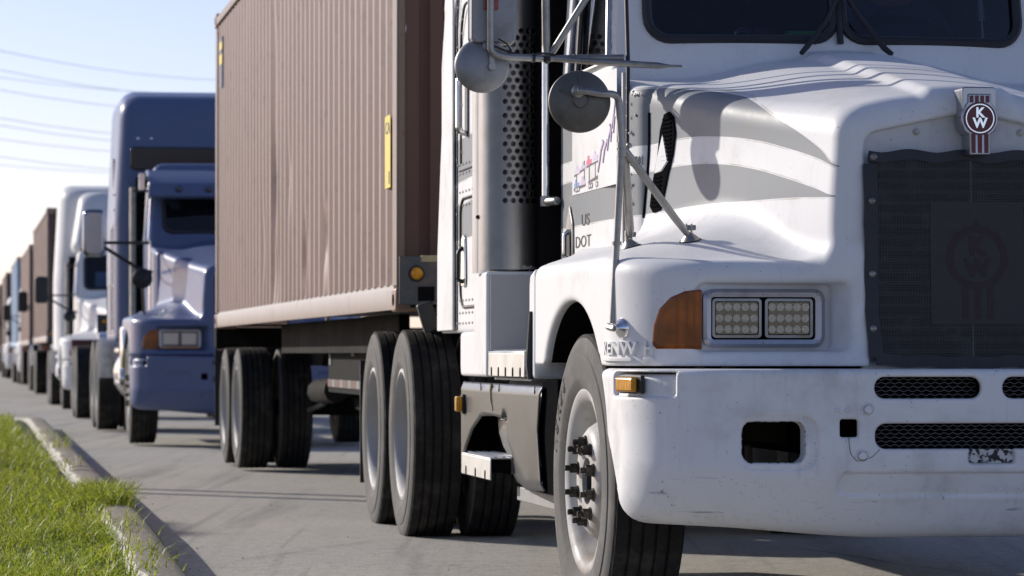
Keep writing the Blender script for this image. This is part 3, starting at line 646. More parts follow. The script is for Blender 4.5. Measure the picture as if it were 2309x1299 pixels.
# head lamps
def in_poly(x0, x1, z0, z1): return x0, x1, z0, z1
def lens_sdf(x, y, z):
    ax = -x; d = np.maximum(f_fender_solid(x, y, z)-.002, -(f_fender_solid(x, y, z)+.022))
    P = [(.888, .912), (1.025, .912), (1.038, .93), (1.034, .99), (1.018, 1.045), (.985, 1.085), (.94, 1.106), (.888, 1.110)]
    return smax(np.maximum(d, y-.6), poly2(ax.astype(np.float32), z.astype(np.float32), P), .006)
me_lens = sdf_mesh('turn_lamp', lens_sdf, (-1.08, .2, .89), (-.86, .55, 1.13), .005, [M['amber']])
def bezel(parent, s, led=True):
    yb = .318; bz = MB()
    O = rrect(.472, .884, .918, 1.112, .035, 5); I = rrect(.505, .858, .944, 1.085, .012, 5); O2 = rrect(.485, .872, .930, 1.100, .03, 5); n = len(O); V = []; F = []
    for P, y in ((O, yb+.03), (O, yb-.004), (O2, yb-.014), (I, yb-.010), (I, yb+.02)): V += [(s*x, y, z) for x, z in P]
    for k in range(4):
        for i in range(n): F.append((k*n+i, k*n+(i+1) % n, (k+1)*n+(i+1) % n, (k+1)*n+i))
    bz.add(V, F); bo = bz.obj('headlamp_bezel', M['bezel'], parent)
    MB().box(min(s*.50, s*.865), max(s*.50, s*.865), yb+.036, yb+.06, .94, 1.09).obj('lamp_back', M['blackm'], bo)
    for x, z in ((.497, 1.095), (.497, .936), (.68, 1.097), (.68, .935), (.868, 1.093)): MB().lathe([(.0001, .006), (.005, .005), (.006, 0)], (s*x, yb-.011, z), (0, -1, 0), 8).obj('bezel_screw', M['steel'], bo)
    for x0, x1 in ((.512, .674), (.686, .852)):
        P = rrect(x0, x1, .950, 1.080, .012); Q = rrect(x0+.009, x1-.009, .959, 1.071, .006); n = len(P)
        V = [(s*x, yb+.008, z) for x, z in P]+[(s*x, yb-.002, z) for x, z in P]+[(s*x, yb-.003, z) for x, z in Q]+[(s*x, yb+.03, z) for x, z in Q]
        F = [(k*n+i, k*n+(i+1) % n, (k+1)*n+(i+1) % n, (k+1)*n+i) for k in range(3) for i in range(n)]
        h = MB().add(V, F).obj('headlight', M['steel'], bo)
        cx, cz = (x0+x1)/2, 1.015
        if led:
            for i in range(5):
                for j in range(3):
                    c = (s*(x0+.0105+(i+.5)*(x1-x0-.021)/5), yb+.030, .960+(j+.5)*.110/3)
                    o = link('led_cup', ME['cup'], bo) if 'cup' in ME else MB().lathe([(.0001, .0), (.0045, 0), (.0048, -.006), (.008, -.012), (.0115, -.022), (.0132, -.0285)], (0, 0, 0), (0, 1, 0), 10).obj('led_cup', M['ledchrome'], bo, ang=12)
                    ME['cup'] = o.data; o.location = c
                    o = link('led_bulb', ME['bulb'], bo) if 'bulb' in ME else MB().ball((0, 0, 0), .0042, 5).obj('led_bulb', M['ledb'], bo)
                    ME['bulb'] = o.data; o.location = (c[0], yb+.024, c[2])
        else:
            MB().box(min(s*x0, s*x1)+.012, max(s*x0, s*x1)-.012, yb+.02, yb+.03, .962, 1.068).obj('reflector', M['ledchrome'], bo)
        MB().prism([(s*a, z) for a, z in rrect(x0+.012, x1-.012, .962, 1.068, .006)], 'y', yb-.001, yb+.0015).obj('lamp_glass', M['lampglass'], bo)
    return bo
M['badge'] = simple('worn_badge_metal', (.40, .40, .42), .3, .9); M['stepw'] = simple('bare_step_metal', (.62, .62, .60), .4, .55, .12, 6, .08, dirt=(.30, .28, .24), damt=.35); M['weld'] = simple('rusty_weld', (.34, .27, .18), .9, 0, .4, 40, .5); M['railg'] = simple('grey_rail', (.24, .24, .235), .6, .2); M['chromed'] = simple('cup_metal', (.42, .40, .36), .35, .9)
M['bezel'] = simple('worn_bezel_chrome', (.42, .42, .46), .34, .7, .25, 9, .05, dirt=(.12, .12, .13), damt=.5)
M['ledchrome'] = simple('lamp_reflector', (.97, .97, .97), .40, 1, .1, 120, 0); M['ledb'] = simple('led_bulb', (.80, .79, .70), .3, 0, .1)
for s in (-1, 1):
    bezel(tr, s)
    l = link('turn_lamp', me_lens, tr); l.scale.x = -s
# grille: painted surround, bars, screen, badge
yg = lambda z: .18+.055*(z-.86)+.028
b = MB(); P = [(-.372, .84), (.372, .84), (.36, 1.62), (.0, 1.70), (-.36, 1.62)]
V = [(x, yg(z)-.0035, z) for x, z in P]+[(x, yg(z)+.03, z) for x, z in P]
b.add(V, [(0, 1, 2, 3, 4), (9, 8, 7, 6, 5)]+[(i, (i+1) % 5, 5+(i+1) % 5, 5+i) for i in range(5)])
gr = b.obj('grille_surround', M['surround'], tr)
for k in range(17):
    z = .90+k*.0375; MB().box(-.335, .335, yg(z)-.020, yg(z)-.010, z, z+.014).obj('grille_bar', M['bar'], gr)
MB().prism([(yg(.88)-.009, .88), (yg(.88)-.006, .88), (yg(1.54)-.006, 1.54), (yg(1.54)-.009, 1.54)], 'x', -.34, .34).obj('radiator', M['blackm'], tr)
MB().tube([(0, yg(.88)-.024, .88), (0, yg(1.54)-.024, 1.54)], .006, 6).obj('grille_centre_bar', M['chrome'], hood)
ys = lambda x, z: yg(z)-.036+.004*math.sin(x*9+z*4)+.003*math.sin(z*11-x*5)-.004*math.sin(PI*(z-.86)/.7)
NX, NZ = 30, 26; V = []; F = []
for i in range(NX+1):
    for j in range(NZ+1):
        x = -.352+.704*i/NX; z = .872+(1.555-.872)*j/NZ-.012*math.cos(x*4)*(1-j/NZ); V.append((x, ys(x, z), z))
F = [(i*(NZ+1)+j, (i+1)*(NZ+1)+j, (i+1)*(NZ+1)+j+1, i*(NZ+1)+j+1) for i in range(NX) for j in range(NZ)]
scr = MB().add(V, F).obj('bug_screen', M['screen'], tr)
def vstrip(pts, wd, off=.004):
    V = []; F = []; P = [Vector((p[0], 0, p[1])) for p in pts]; n = len(P)
    for i, p in enumerate(P):
        t = (P[min(i+1, n-1)]-P[max(i-1, 0)]).normalized(); q = Vector((-t.z, 0, t.x))
        for s in (-1, 1):
            c = p+q*s*wd*.5; y = ys(c.x, c.z)-off-.002*math.sin(i*1.7)
            V += [(c.x, y, c.z), (c.x, y+.004, c.z)]
    for i in range(n-1):
        a = i*4; F += [(a, a+4, a+6, a+2), (a+1, a+3, a+7, a+5), (a, a+1, a+5, a+4), (a+2, a+6, a+7, a+3)]
    return V, F
b = MB()
b.add(*vstrip([(-.352+.0235*i, 1.550-.006*math.sin(i*.8)) for i in range(31)], .034))
b.add(*vstrip([(-.345+.012*max(0, 1-j/6)+.0015*math.sin(j), .885+.0255*j) for j in range(26)], .046, .006)); b.add(*vstrip([(.345-.012*max(0, 1-j/6), .885+.0255*j) for j in range(26)], .046, .006))
b.add(*vstrip([(-.335+.0224*i, .880-.010*math.cos((-.335+.0224*i)*4)+.003*math.sin(i)) for i in range(31)], .038))
b.obj('screen_border', M['vinyl'], scr)
for z in (1.545, 1.40, 1.16, .98):
    for s in (-1, 1): MB().lathe([(.0001, .010), (.008, .008), (.012, .003), (.013, 0)], (s*(.342 if z < 1.5 else .333), ys(s*.345, z)-.006, z), (0, -1, 0), 12).obj('screen_snap', M['steel'], scr)
for s in (-1, 1): MB().lathe([(.0001, .008), (.006, .008), (.0065, .004), (.012, .003), (.0125, 0)], (s*.178, yg(1.63)-.004, 1.632), (0, -1, 0), 12).obj('surround_bolt', M['steel'], gr)
def ring(b, cx, cz, r0, r1, y, n=40, th=.002):
    V = []; F = []
    for k in range(n):
        a = 2*PI*k/n
        for r in (r0, r1):
            for yy in (y, y+th): V.append((cx+r*math.cos(a), yy, cz+r*math.sin(a)))
    for k in range(n):
        a, c = k*4, ((k+1) % n)*4; F += [(a, c, c+2, a+2), (a+1, a+3, c+3, c+1), (a, a+1, c+1, c), (a+2, c+2, c+3, a+3)]
    b.add(V, F)
# faded emblem printed on the screen
def conform(o, off):
    for v in o.data.vertices: v.co.y = ys(v.co.x, v.co.z)-off-(.0004 if v.co.y < 0 else 0)
    return o
def grid(b, x0, x1, z0, z1, n, m):
    V = [(x0+(x1-x0)*i/n, 0, z0+(z1-z0)*j/m) for i in range(n+1) for j in range(m+1)]
    return b.add(V, [(i*(m+1)+j, (i+1)*(m+1)+j, (i+1)*(m+1)+j+1, i*(m+1)+j+1) for i in range(n) for j in range(m)])
conform(grid(MB(), -.145, .175, .995, 1.40, 14, 16).obj('screen_print', M['printg'], scr), .0012)
V = [(.012+r*math.cos(2*PI*k/40), 0, 1.215+r*math.sin(2*PI*k/40)) for k in range(40) for r in (.082, .104)]; conform(MB().add(V, [(2*k, 2*k+1, (2*k+3) % 80, (2*k+2) % 80) for k in range(40)]).obj('screen_emblem', M['printr'], scr), .0024)
for k in (-2, -1, 0, 1, 2): conform(grid(MB(), .012+k*.034-.009, .012+k*.034+.009, 1.310-abs(k)*.018, 1.338-abs(k)*.018, 2, 2).obj('screen_emblem', M['printr'], scr), .0024)
for k in (-1, 0, 1): conform(grid(MB(), .012+k*.042-.010, .012+k*.042+.010, 1.012, 1.118, 2, 6).obj('screen_emblem', M['printr'], scr), .0024)
for ch, z, q in (('K', 1.250, .085), ('W', 1.178, .080)): conform(text_mesh(ch, q, basis((.012, 0, z), (1, 0, 0), (0, 0, 1)), 'emblem_letter', M['printr'], scr, 0, bold=.004), .0028)
# badge on the nose
by = lambda z: .150+.03*(z-1.55)
P = [(-.036, 1.56), (.036, 1.56), (.036, 1.628), (.052, 1.64), (.062, 1.665), (.062, 1.695), (.05, 1.72), (.040, 1.735), (.040, 1.762), (-.040, 1.762), (-.040, 1.735), (-.05, 1.72), (-.062, 1.695), (-.062, 1.665), (-.052, 1.64), (-.036, 1.628)]
bd = MB(); V = [(x, by(z), z) for x, z in P]+[(x, by(z)+.09, z) for x, z in P]; n = len(P)
bd.add(V, [tuple(range(n)), tuple(range(n, 2*n))[::-1]]+[(i, (i+1) % n, n+(i+1) % n, n+i) for i in range(n)]); bd.prism(rrect(-.058, .058, 1.70, 1.785, .012), 'y', by(1.74)+.006, by(1.74)+.12)
bdo = bd.obj('nose_badge', M['badge'], tr, bevel=.004); bdo.location = (.012, 0, -.008)
b = MB(); b.lathe([(.0001, .003), (.055, .003), (.055, 0)], (0, by(1.68)-.0005, 1.68), (0, -1, 0), 36)
for k in (-1, 0, 1): b.box(k*.022-.007, k*.022+.007, by(1.59)-.0025, by(1.59)+.002, 1.566, 1.63)
for k in (-1.5, -.5, .5, 1.5): b.box(k*.018-.006, k*.018+.006, by(1.74)-.0025, by(1.74)+.004, 1.733, 1.756)
b.obj('badge_enamel', M['red'], bdo)
b = MB(); ring(b, 0, 1.68, .045, .0485, by(1.68)-.0048, th=.003); b.obj('badge_ring', M['chrome'], bdo)
for ch, z in (('K', 1.698), ('W', 1.664)): text_mesh(ch, .045, basis((0, by(1.68)-.0038, z), (1, 0, 0), (0, 0, 1)), 'badge_letter', M['chrome'], bdo, .0015, bold=.0016)
# raised lettering left on the fender side
def on_fender(t, z, off=0):                            # t metres forward along the fender side from y = .70, round the corner
    if t < .085: p, d = Vector((-1.4, .70-t, z)), Vector((1, 0, 0))
    else: th = (t-.085)/.33; d = Vector((math.cos(th), math.sin(th), 0)); p = Vector((-.81, .615, z))-d*.55
    q = hit(f_fender_solid, p, d, 500, .6); return q-d*off
def fender_text(body, t, z, size, sx=1):
    text_mesh(body, size, None, 'raised_letters', M['white'], hood, .006, sx, lambda p: on_fender(t+p.x, z+p.y, p.z+.004), bold=.0012)
def fbar(t0, t1, z0, z1):
    V = []; n = 8; F = []
    for i in range(n+1):
        for z in (z0, z1):
            for o in (.011, -.01): V.append(on_fender(t0+(t1-t0)*i/n, z, o))
    for i in range(n): a = 4*i; F += [(a, a+4, a+6, a+2), (a, a+1, a+5, a+4), (a+2, a+6, a+7, a+3), (a+1, a+3, a+7, a+5)]
    F += [(0, 2, 3, 1), (4*n, 4*n+1, 4*n+3, 4*n+2)]
    MB().add(V, F).obj('letter_bar', M['white'], hood, bevel=.002)
fender_text('KENW', .128, .913, .062, 1.42); fbar(-.01, .235, .872, .885)
fender_text('H', .315, .913, .062, .9); fbar(.295, .34, .872, .885)
# vent on the hood side
hs = lambda y: -(.3925+.23*y+.025*0)
def on_side(y, z, off=0):
    q = hit(f_hood, (-1.3, y, z), (1, 0, 0), 1500, 1.0); return Vector((q.x-off, y, z))
for s in (-1, 1):
    P = [(1.60, 1.775), (1.56, 1.782), (1.52, 1.76), (1.505, 1.70), (1.52, 1.62), (1.535, 1.585), (1.548, 1.56), (1.575, 1.46), (1.59, 1.425), (1.65, 1.415), (1.685, 1.44), (1.68, 1.52), (1.655, 1.62), (1.635, 1.72)]
    def plate(P, o0, o1, m, nm, par, bv=0):
        n = len(P); V = [on_side(y, z, o0) for y, z in P]+[on_side(y, z, o1) for y, z in P]
        if s > 0: V = [Vector((-v.x, v.y, v.z)) for v in V]
        return MB().add(V, [tuple(range(n)), tuple(range(n, 2*n))[::-1]]+[(i, (i+1) % n, n+(i+1) % n, n+i) for i in range(n)]).obj(nm, m, par, bevel=bv)
    vt = plate(P, .007, -.03, M['blackm'], 'side_vent', tr, .002)
    for k in range(22):
        z = 1.44+k*.015; y0, y1 = (1.60, 1.665-(z-1.44)*.05) if z < 1.55 else ((1.53, 1.60) if z > 1.60 else (0, 0))
        if y1: MB().tube([Vector((-s*q.x, q.y, q.z)) for q in (on_side(y0, z, .009), on_side(y1, z, .009))], .0045, 5).obj('vent_louvre', M['blackm'], vt)
    plate([(1.60, 1.70), (1.548, 1.60), (1.60, 1.565), (1.655, 1.56), (1.64, 1.62)], .013, .004, M['white'], 'vent_divider', vt, .002)
for s in (-1, 1):
    q = [on_side(1.728, z, .004) for z in np.linspace(1.40, 1.79, 9)]; MB().tube([Vector((-s*p.x, p.y+.012, p.z)) for p in q], .006, 6).obj('hood_seam', M['blackm'], hood)
# cab: gaskets, glass, wipers, mirrors, door
wy = lambda x, z: 2.03+.13*x*x+.25*(z-2.06)
for s in (-1, 1):
    P = rrect(s*.372-.357, s*.372+.357, 2.095, 2.685, .085, 6)
    gk = MB().tube([(x, wy(x, z)-.004, z) for x, z in P]+[(P[0][0], wy(*P[0])-.004, P[0][1])], .019, 8, cap=False).obj('windscreen_gasket', M['vinyl'], cab)
    n = len(P); V = [(s*.372, wy(.372, 2.39)+.01, 2.39)]+[(x, wy(x, z)+.01, z) for x, z in P]; MB().add(V, [(0, 1+i, 1+(i+1) % n) for i in range(n)]).obj('windscreen_pane', M['glass'], cab)
    # side window, frame and door furniture
    D = lambda y, z, o=0: (s*(.848+.032*float(ss(y, 1.8, 2.3))-.065*max(z-1.95, 0)+o), y, z)
    P = [(2.16, 2.01), (3.02, 2.01), (3.02, 2.59), (2.29, 2.59)]
    MB().add([D(y, z, -.012) for y, z in P], [(0, 1, 2, 3)]).obj('door_window', M['glass'], cab)
    P2 = P+[P[0]]; MB().tube([D(y, z, .002) for y, z in P2], .014, 8).obj('window_frame', M['alu'], cab)
    MB().tube([D(2.86, 2.02, .0), D(2.86, 2.58, 0)], .012, 6).obj('window_divider', M['black'], cab)
    b = MB()   # door seam and hinge line, rivets
    b.tube([D(1.885, .95, .001), D(1.885, 2.0, .001), D(2.1, 2.62, .001)], .008, 6)
    b.tube(arc([D(3.14, 2.7, .001), D(3.14, 1.1, .001), D(2.9, 1.0, .001), D(1.9, 1.0, .001)], .08), .004, 6)
    b.obj('door_seam', M['vinyl'], cab)
    MB().tube([D(1.905, 1.0, .006), D(1.905, 1.95, .006)], .011, 8).obj('door_hinge', M['alu'], cab)
    b = MB()
    rv = lambda y, z: b.lathe([(.0001, .004), (.0045, .003), (.006, 0)], (s*(.805+(y-1.745)*.42+.0005) if y < 1.87 else D(y, z)[0], y, z), (s, 0, 0), 7)
    for z in np.arange(1.42, 1.94, .052): rv(1.865, z)
    for z in (1.46, 1.53, 1.72): rv(1.84, z); rv(1.85, z)
    for y in (1.77, 1.785, 1.81, 1.83): rv(y, 1.862)
    rv(1.81, 1.785)
    b.obj('rivets', M['alu'], cab, kind='stuff')
    h = MB().prism([(2.985, 1.495), (3.06, 1.42), (3.07, 1.265), (3.05, 1.25), (2.92, 1.25), (2.90, 1.265), (2.91, 1.42)], 'x', s*.882, s*.889).obj('door_handle', M['steel'], tr, bevel=.003)
    MB().prism(rrect(2.93, 3.04, 1.275, 1.40, .015), 'x', s*.8895, s*.893).obj('handle_recess', M['black'], h)
    MB().tube(arc([(s*.89, 2.96, 1.28), (s*.912, 2.96, 1.29), (s*.912, 2.96, 1.38), (s*.89, 2.96, 1.39)], .02), .009, 8).obj('handle_pull', M['chrome'], h)
    # grab bar
    gb = MB().tube([(s*.936, 3.29, 1.54), (s*.936, 3.29, 2.85)], .0165, 12).obj('grab_bar', M['chrome'], tr)
    b = MB().tube([(s*.90, 3.20, 1.525), (s*.94, 3.29, 1.525)], .018, 10); b.box(min(s*.918, s*.956), max(s*.918, s*.956), 3.27, 3.31, 1.505, 1.548); b.obj('grab_bar_bracket', M['alu'], gb, bevel=.004)
# decals on the near door
dp = MB().prism([(2.945, 1.535), (1.93, 1.535), (1.93, 1.97), (2.945, 1.97)], 'x', -.8825, -.8812).obj('door_decal_panel', M['white'], tr)
M['purple'] = simple('faded_purple_print', (.52, .42, .58), .6, var=.3, scale=60, bump=0); M['pink'] = simple('red_print', (.62, .10, .18), .6, bump=0); M['lilac'] = simple('lilac_print', (.55, .48, .62), .6, bump=0); M['bluep'] = simple('blue_print', (.16, .26, .52), .6, bump=0); M['ink'] = simple('dark_violet_ink', (.055, .04, .075), .6, bump=0)
xa, xb = -.8832, -.8824
dz = lambda y: (2.95-y)*.0     # decal coordinates run y forward
def dpoly(pts, m, nm='decal_print'): return MB().prism(pts, 'x', xa-random.uniform(0, .0004), xb).obj(nm, m, dp, smooth=False)
def truckling(y, z, m, sc=1):
    dpoly([(y, z), (y-.115*sc, z), (y-.115*sc, z+.018), (y-.07*sc, z+.018), (y-.065*sc, z+.034), (y-.025*sc, z+.034), (y-.02*sc, z+.018), (y, z+.018)], m)
for (y, z, m) in ((2.87, 1.616, 'lilac'), (2.73, 1.624, 'purple'), (2.60, 1.640, 'pink'), (2.46, 1.650, 'lilac'), (2.89, 1.562, 'bluep'), (2.74, 1.566, 'purple')): truckling(y, z, M[m])
for pts in ([(2.89, 1.606), (2.64, 1.624), (2.64, 1.632), (2.89, 1.614)], [(2.60, 1.628), (2.34, 1.638), (2.34, 1.646), (2.60, 1.636)], [(2.90, 1.549), (2.62, 1.558), (2.62, 1.571), (2.90, 1.562)], [(2.56, 1.566), (2.34, 1.572), (2.34, 1.588), (2.56, 1.574)], [(2.66, 1.56), (2.64, 1.56), (2.64, 1.66), (2.66, 1.66)], [(2.84, 1.555), (2.825, 1.555), (2.825, 1.612), (2.84, 1.612)], [(2.545, 1.566), (2.525, 1.566), (2.525, 1.635), (2.545, 1.635)], [(2.405, 1.572), (2.39, 1.572), (2.39, 1.641), (2.405, 1.641)]): dpoly(pts, M['ink'])
for y in (2.84, 2.79, 2.53, 2.48, 2.36):
    dpoly([(y+.03*math.cos(t), 1.554+.0125*math.sin(t)) for t in np.arange(0, 2*PI, .5)], M['ink'], 'decal_wheel')
    MB().prism([(y+.016*math.cos(t), 1.554+.0065*math.sin(t)) for t in np.arange(0, 2*PI, .7)], 'x', xa-.0009, xb).obj('decal_wheel', M['white'], dp, smooth=False)
for pts in ([(2.33, 1.60), (2.28, 1.65), (2.26, 1.68), (2.20, 1.71), (2.23, 1.715)], [(2.22, 1.63), (2.18, 1.68), (2.12, 1.71)], [(2.12, 1.67), (2.09, 1.72), (2.04, 1.75), (2.06, 1.765)], [(2.05, 1.70), (2.03, 1.74)], [(2.02, 1.75), (1.98, 1.80), (1.95, 1.85)], [(1.99, 1.73), (1.96, 1.79)]):
    MB().tube([(-.8828, y, z) for y, z in pts], .006, 4).obj('decal_scribble', M['purple'], dp)
Mx = lambda y, z: basis((-.8815, y, z), (0, -1, 0), (0, 0, 1))
text_mesh('US', .066, Mx(2.635, 1.424), 'door_lettering', M['text'], cab, .0008, 2.6, label='US in black letters'); text_mesh('DOT', .066, Mx(2.69, 1.340), 'door_lettering', M['text'], cab, .0008, 2.6, label='DOT in black letters')
text_mesh('5741', .050, basis((-.8295, 1.80, 1.612), (.42, -1, 0), (0, 0, 1)), 'unit_number', M['text'], cab, .0012, .95)
# wipers
for pts, bl in (([(-.17, 1.955, 2.035), (-.145, 1.975, 2.06), (-.06, 2.02, 2.16), (.0, 2.045, 2.28)], [(-.03, 2.04, 2.22), (.10, 2.075, 2.36)]), ([(.185, 1.965, 2.035), (.16, 1.985, 2.06), (.06, 2.02, 2.20), (.01, 2.05, 2.30)], [(.05, 2.035, 2.22), (-.02, 2.06, 2.36)])):
    wo = MB().tube([Vector(p)+Vector((0, -.012, 0)) for p in pts], [.010, .012, .009, .007], 8).obj('wiper', M['black'], tr)
    MB().tube([Vector(p)+Vector((0, -.008, 0)) for p in bl], .008, 6).obj('wiper_blade', M['vinyl'], wo)
MB().tube([(0, 2.016, 2.08), (0, wy(0, 2.68)-.012, 2.68)], .013, 8).obj('windscreen_divider', M['vinyl'], cab)
# interior: dash, wheel, seats
MB().prism([(2.12, 1.9), (2.14, 2.075), (2.40, 2.095), (2.50, 2.02), (2.5, 1.6), (2.12, 1.6)], 'x', -.74, .74).obj('dashboard', M['dash'], cab, bevel=.02)
b = MB().tube([(.38+.22*math.cos(t), 2.56+.22*math.sin(t)*.80, 2.13+.22*math.sin(t)*.55) for t in np.linspace(0, 2*PI, 33)], .013, 8, cap=False)
for t in (0.3, 2.8, 4.7): b.tube([(.38, 2.56, 2.11), (.38+.22*math.cos(t), 2.56+.176*math.sin(t), 2.13+.121*math.sin(t))], .012, 6)
b.tube([(.38, 2.45, 1.85), (.38, 2.56, 2.11)], .03, 8); b.obj('steering_wheel', M['black'], cab)
for s in (-1, 1):
    b = MB().prism(rrect(2.66, 3.02, 1.55, 1.72, .05), 'x', s*.40-.25, s*.40+.25); b.prism([(2.94, 1.68), (3.06, 1.68), (3.14, 2.42), (3.04, 2.42)], 'x', s*.40-.23, s*.40+.23); b.obj('seat', M['interior'], cab, bevel=.03)

# chassis fairings, steps, exhaust and sleeper on the near side (mirrored on the far side)
def sleeper_box(parent, m, y0, y1, hw, z0, z1, nose=.12, name='sleeper'):
    def f(x, y, z):
        ax = np.abs(x); d = smax(ax-hw+.05*np.maximum(z-2.2, 0), np.maximum(y0-y+nose*np.maximum(z-2.6, 0)*-1, -9)*0+(y0+nose*1.2*np.maximum(z-2.55, 0)-y), .14)
        d = smax(d, z-z1+.06*(y1-y)/(y1-y0), .18); return np.maximum(np.maximum(d, y-y1), z0-z)
    me = sdf_mesh(name, f, (-hw-.06, y0-.06, z0-.04), (hw+.06, y1+.06, z1+.08), .022, [m]); return link(name, me, parent)
slp = sleeper_box(tr, M['striped'], 3.72, 4.95, 1.155, .99, 3.55, .1)
b = MB(); xs = -1.157
for pts in ([(4.385, 1.0), (4.385, 2.62)], [(3.75, 1.70), (4.32, 1.70)]): b.tube([(xs, y, z) for y, z in pts], .004, 6)
b.tube(arc([(xs-.001, 3.70, 1.575), (xs-.001, 4.20, 1.575), (xs-.001, 4.27, 1.53), (xs-.001, 4.27, 1.15), (xs-.001, 4.20, 1.10), (xs-.001, 3.70, 1.10)], .08), .007, 8)
b.tube(arc([(xs-.001, 3.70, 2.42), (xs-.001, 4.16, 2.42), (xs-.001, 4.26, 2.30), (xs-.001, 4.26, 1.73)], .08), .006, 8)
b.obj('locker_seam', M['vinyl'], slp)
b = MB()
def rivets(y0, y1, z0, z1, st):
    n = max(1, int(math.hypot(y1-y0, z1-z0)/st))
    for i in range(n+1): b.lathe([(.0001, .004), (.005, .003), (.0065, 0)], (xs, y0+(y1-y0)*i/n, z0+(z1-z0)*i/n), (-1, 0, 0), 6)
for z in (1.03, 1.075, 1.13, 1.545, 1.605, 1.685, 1.725): rivets(3.80, 4.30, z, z, .085)
for z0, z1 in ((1.03, 2.6),): rivets(4.40, 4.40, z0, z1, .115); rivets(4.36, 4.36, z0, z1, .16)
rivets(4.23, 4.23, 1.78, 2.3, .1); rivets(3.8, 4.2, 2.46, 2.60, .1); rivets(3.8, 4.2, 2.36, 2.36, .1)
b.obj('rivets', M['alu'], slp, kind='stuff')
h = MB().prism([(4.14, 1.42), (4.10, 1.40), (4.08, 1.22), (4.10, 1.19), (4.19, 1.19), (4.21, 1.22), (4.19, 1.40)], 'x', xs-.010, xs-.001).obj('locker_handle', M['chrome'], tr, bevel=.003)
MB().tube(arc([(xs-.008, 4.145, 1.21), (xs-.03, 4.145, 1.22), (xs-.03, 4.145, 1.34), (xs-.008, 4.145, 1.36)], .02), .009, 8).obj('handle_pull', M['black'], h)
h = MB().tube(arc([(xs, 4.06, 2.10), (xs-.04, 4.06, 2.09), (xs-.04, 4.06, 1.86), (xs, 4.06, 1.85)], .03), .012, 8).obj('locker_handle', M['chrome'], tr)
MB().prism(rrect(4.03, 4.12, 1.84, 2.12, .02), 'x', xs-.004, xs-.001).obj('handle_recess', M['black'], h)
for s in (-1, 1):
    P = [(4.44, 1.0), (4.98, 1.0), (4.97, 1.35), (4.86, 1.75), (4.72, 2.2), (4.56, 2.6), (4.52, 3.3), (4.44, 3.3)]
    MB().prism(P, 'x', s*1.162, s*1.172).obj('side_extender', M['white'], tr, bevel=.004)
    # panel behind the fender, step box and skirt
    fx = MB().prism([(2.285, .80), (2.42, .80), (2.42, 1.16), (2.40, 1.205), (2.285, 1.225)], 'x', s*1.14, s*.70).obj('fender_extension', M['white'], tr, bevel=.016, seg=3)
    MB().tube([(s*1.146, 2.335, 1.06), (s*1.15, 2.352, .86), (s*1.146, 2.345, .80)], [.007, .016, .014], 8).obj('rubber_seal', M['vinyl'], fx)
    bx = MB().prism([(3.43, .80), (4.21, .80), (4.23, .84), (4.23, .975), (4.21, .99), (3.80, .99), (3.79, 1.20), (3.76, 1.235), (3.43, 1.24)], 'x', s*1.165, s*.75).obj('step_box', M['white'], tr, bevel=.018, seg=3)
    MB().box(min(s*1.148, s*.76), max(s*1.148, s*.76), 3.412, 3.428, .905, 1.225).obj('step_back_panel', M['greypl'], bx)
    MB().box(min(s*1.13, s*.76), max(s*1.13, s*.76), 2.42, 3.43, .79, .80).obj('step_floor', M['greypl'], bx)
    def tread(nm, y0, y1, z0, z1, x1, xi, par, m, holes):
        st = MB(); st.box(min(s*x1, s*(x1-.006)), max(s*x1, s*(x1-.006)), y0, y1, z0, z1); st.box(min(s*x1, s*xi), max(s*x1, s*xi), y0, y1, z1+.0005, z1+.006)
        so = st.obj(nm, m, par, bevel=.004)
        k = MB()
        for i in range(holes):
            y = y0+(y1-y0)*(i+.5)/holes; k.prism([(y-.018, z0+.002), (y+.018, z0+.002), (y+.018, z0+.030), (y+.01, z0+.038), (y-.01, z0+.038), (y-.018, z0+.030)], 'x', s*(x1+.0012), s*(x1-.003))
        k.obj('drain_slot', M['blackm'], so, kind='stuff')
        k = MB(); ny = int((y1-y0)/.045)
        for i in range(ny):
            for j in range(5):
                k.lathe([(.009, 0), (.0075, .006), (.0045, .007)], (s*(x1-.025-j*.035), y0+(y1-y0)*(i+.5)/ny, z1+.006), (0, 0, 1), 7)
        k.obj('tread_dimples', m, so, kind='stuff')
    tread('upper_step', 2.43, 3.415, .805, .90, 1.158, .80, tr, M['stepw'] if 'stepw' in M else M['alu'], 5)
    # lower skirt with the scooped step opening
    U = [(1.80, .78), (1.78, .60), (1.72, .385), (2.90, .35), (3.29, .38), (3.29, .46)]
    sk_ = MB(); xo = s*1.16
    # grid over y,z with an opening; x recess carves the scoop ahead of the step
    NY, NZ = 96, 40; V = []; F = []; inside = {}
    def zlo(y): return np.interp(y, [1.95, 2.9, 3.3, 4.24], [.38, .352, .37, .372])
    def yfr(z): return np.interp(z, [.37, .60, .78], [2.00, 2.09, 2.02])
    def yop_front(z): return np.interp(z, [.37, .46, .55, .62, .642], [3.27, 3.27, 3.22, 3.05, 2.96])
    def yop_rear(z): return np.interp(z, [.37, .44, .50, .58, .642], [4.19, 4.17, 4.08, 3.88, 3.60])
    for i in range(NY+1):
        for j in range(NZ+1):
            t = i/NY; q = j/NZ; y = 2.0+t*(4.24-2.0); z0 = zlo(y); z = z0+q*(.775-z0); yf = yfr(z); y = yf+t*(4.24-yf)
            wdt = .05+1.02*max(0, (.665-z)/.30)**1.15; sc = max(0, 1-max(0, (yop_front(min(z, .642))-y))/wdt) if z < .665 else 0
            sc = sc*sc*(3-2*sc); rec = .0 if y > yop_front(min(z, .642))+.03 else .085*sc*min(1, (.665-z)/.05 if z < .665 else 0)
            V.append((s*(1.16-rec-.012*max(0, (q-.93)/.07)-.016*max(0, (.08-q)/.08)), y, z))
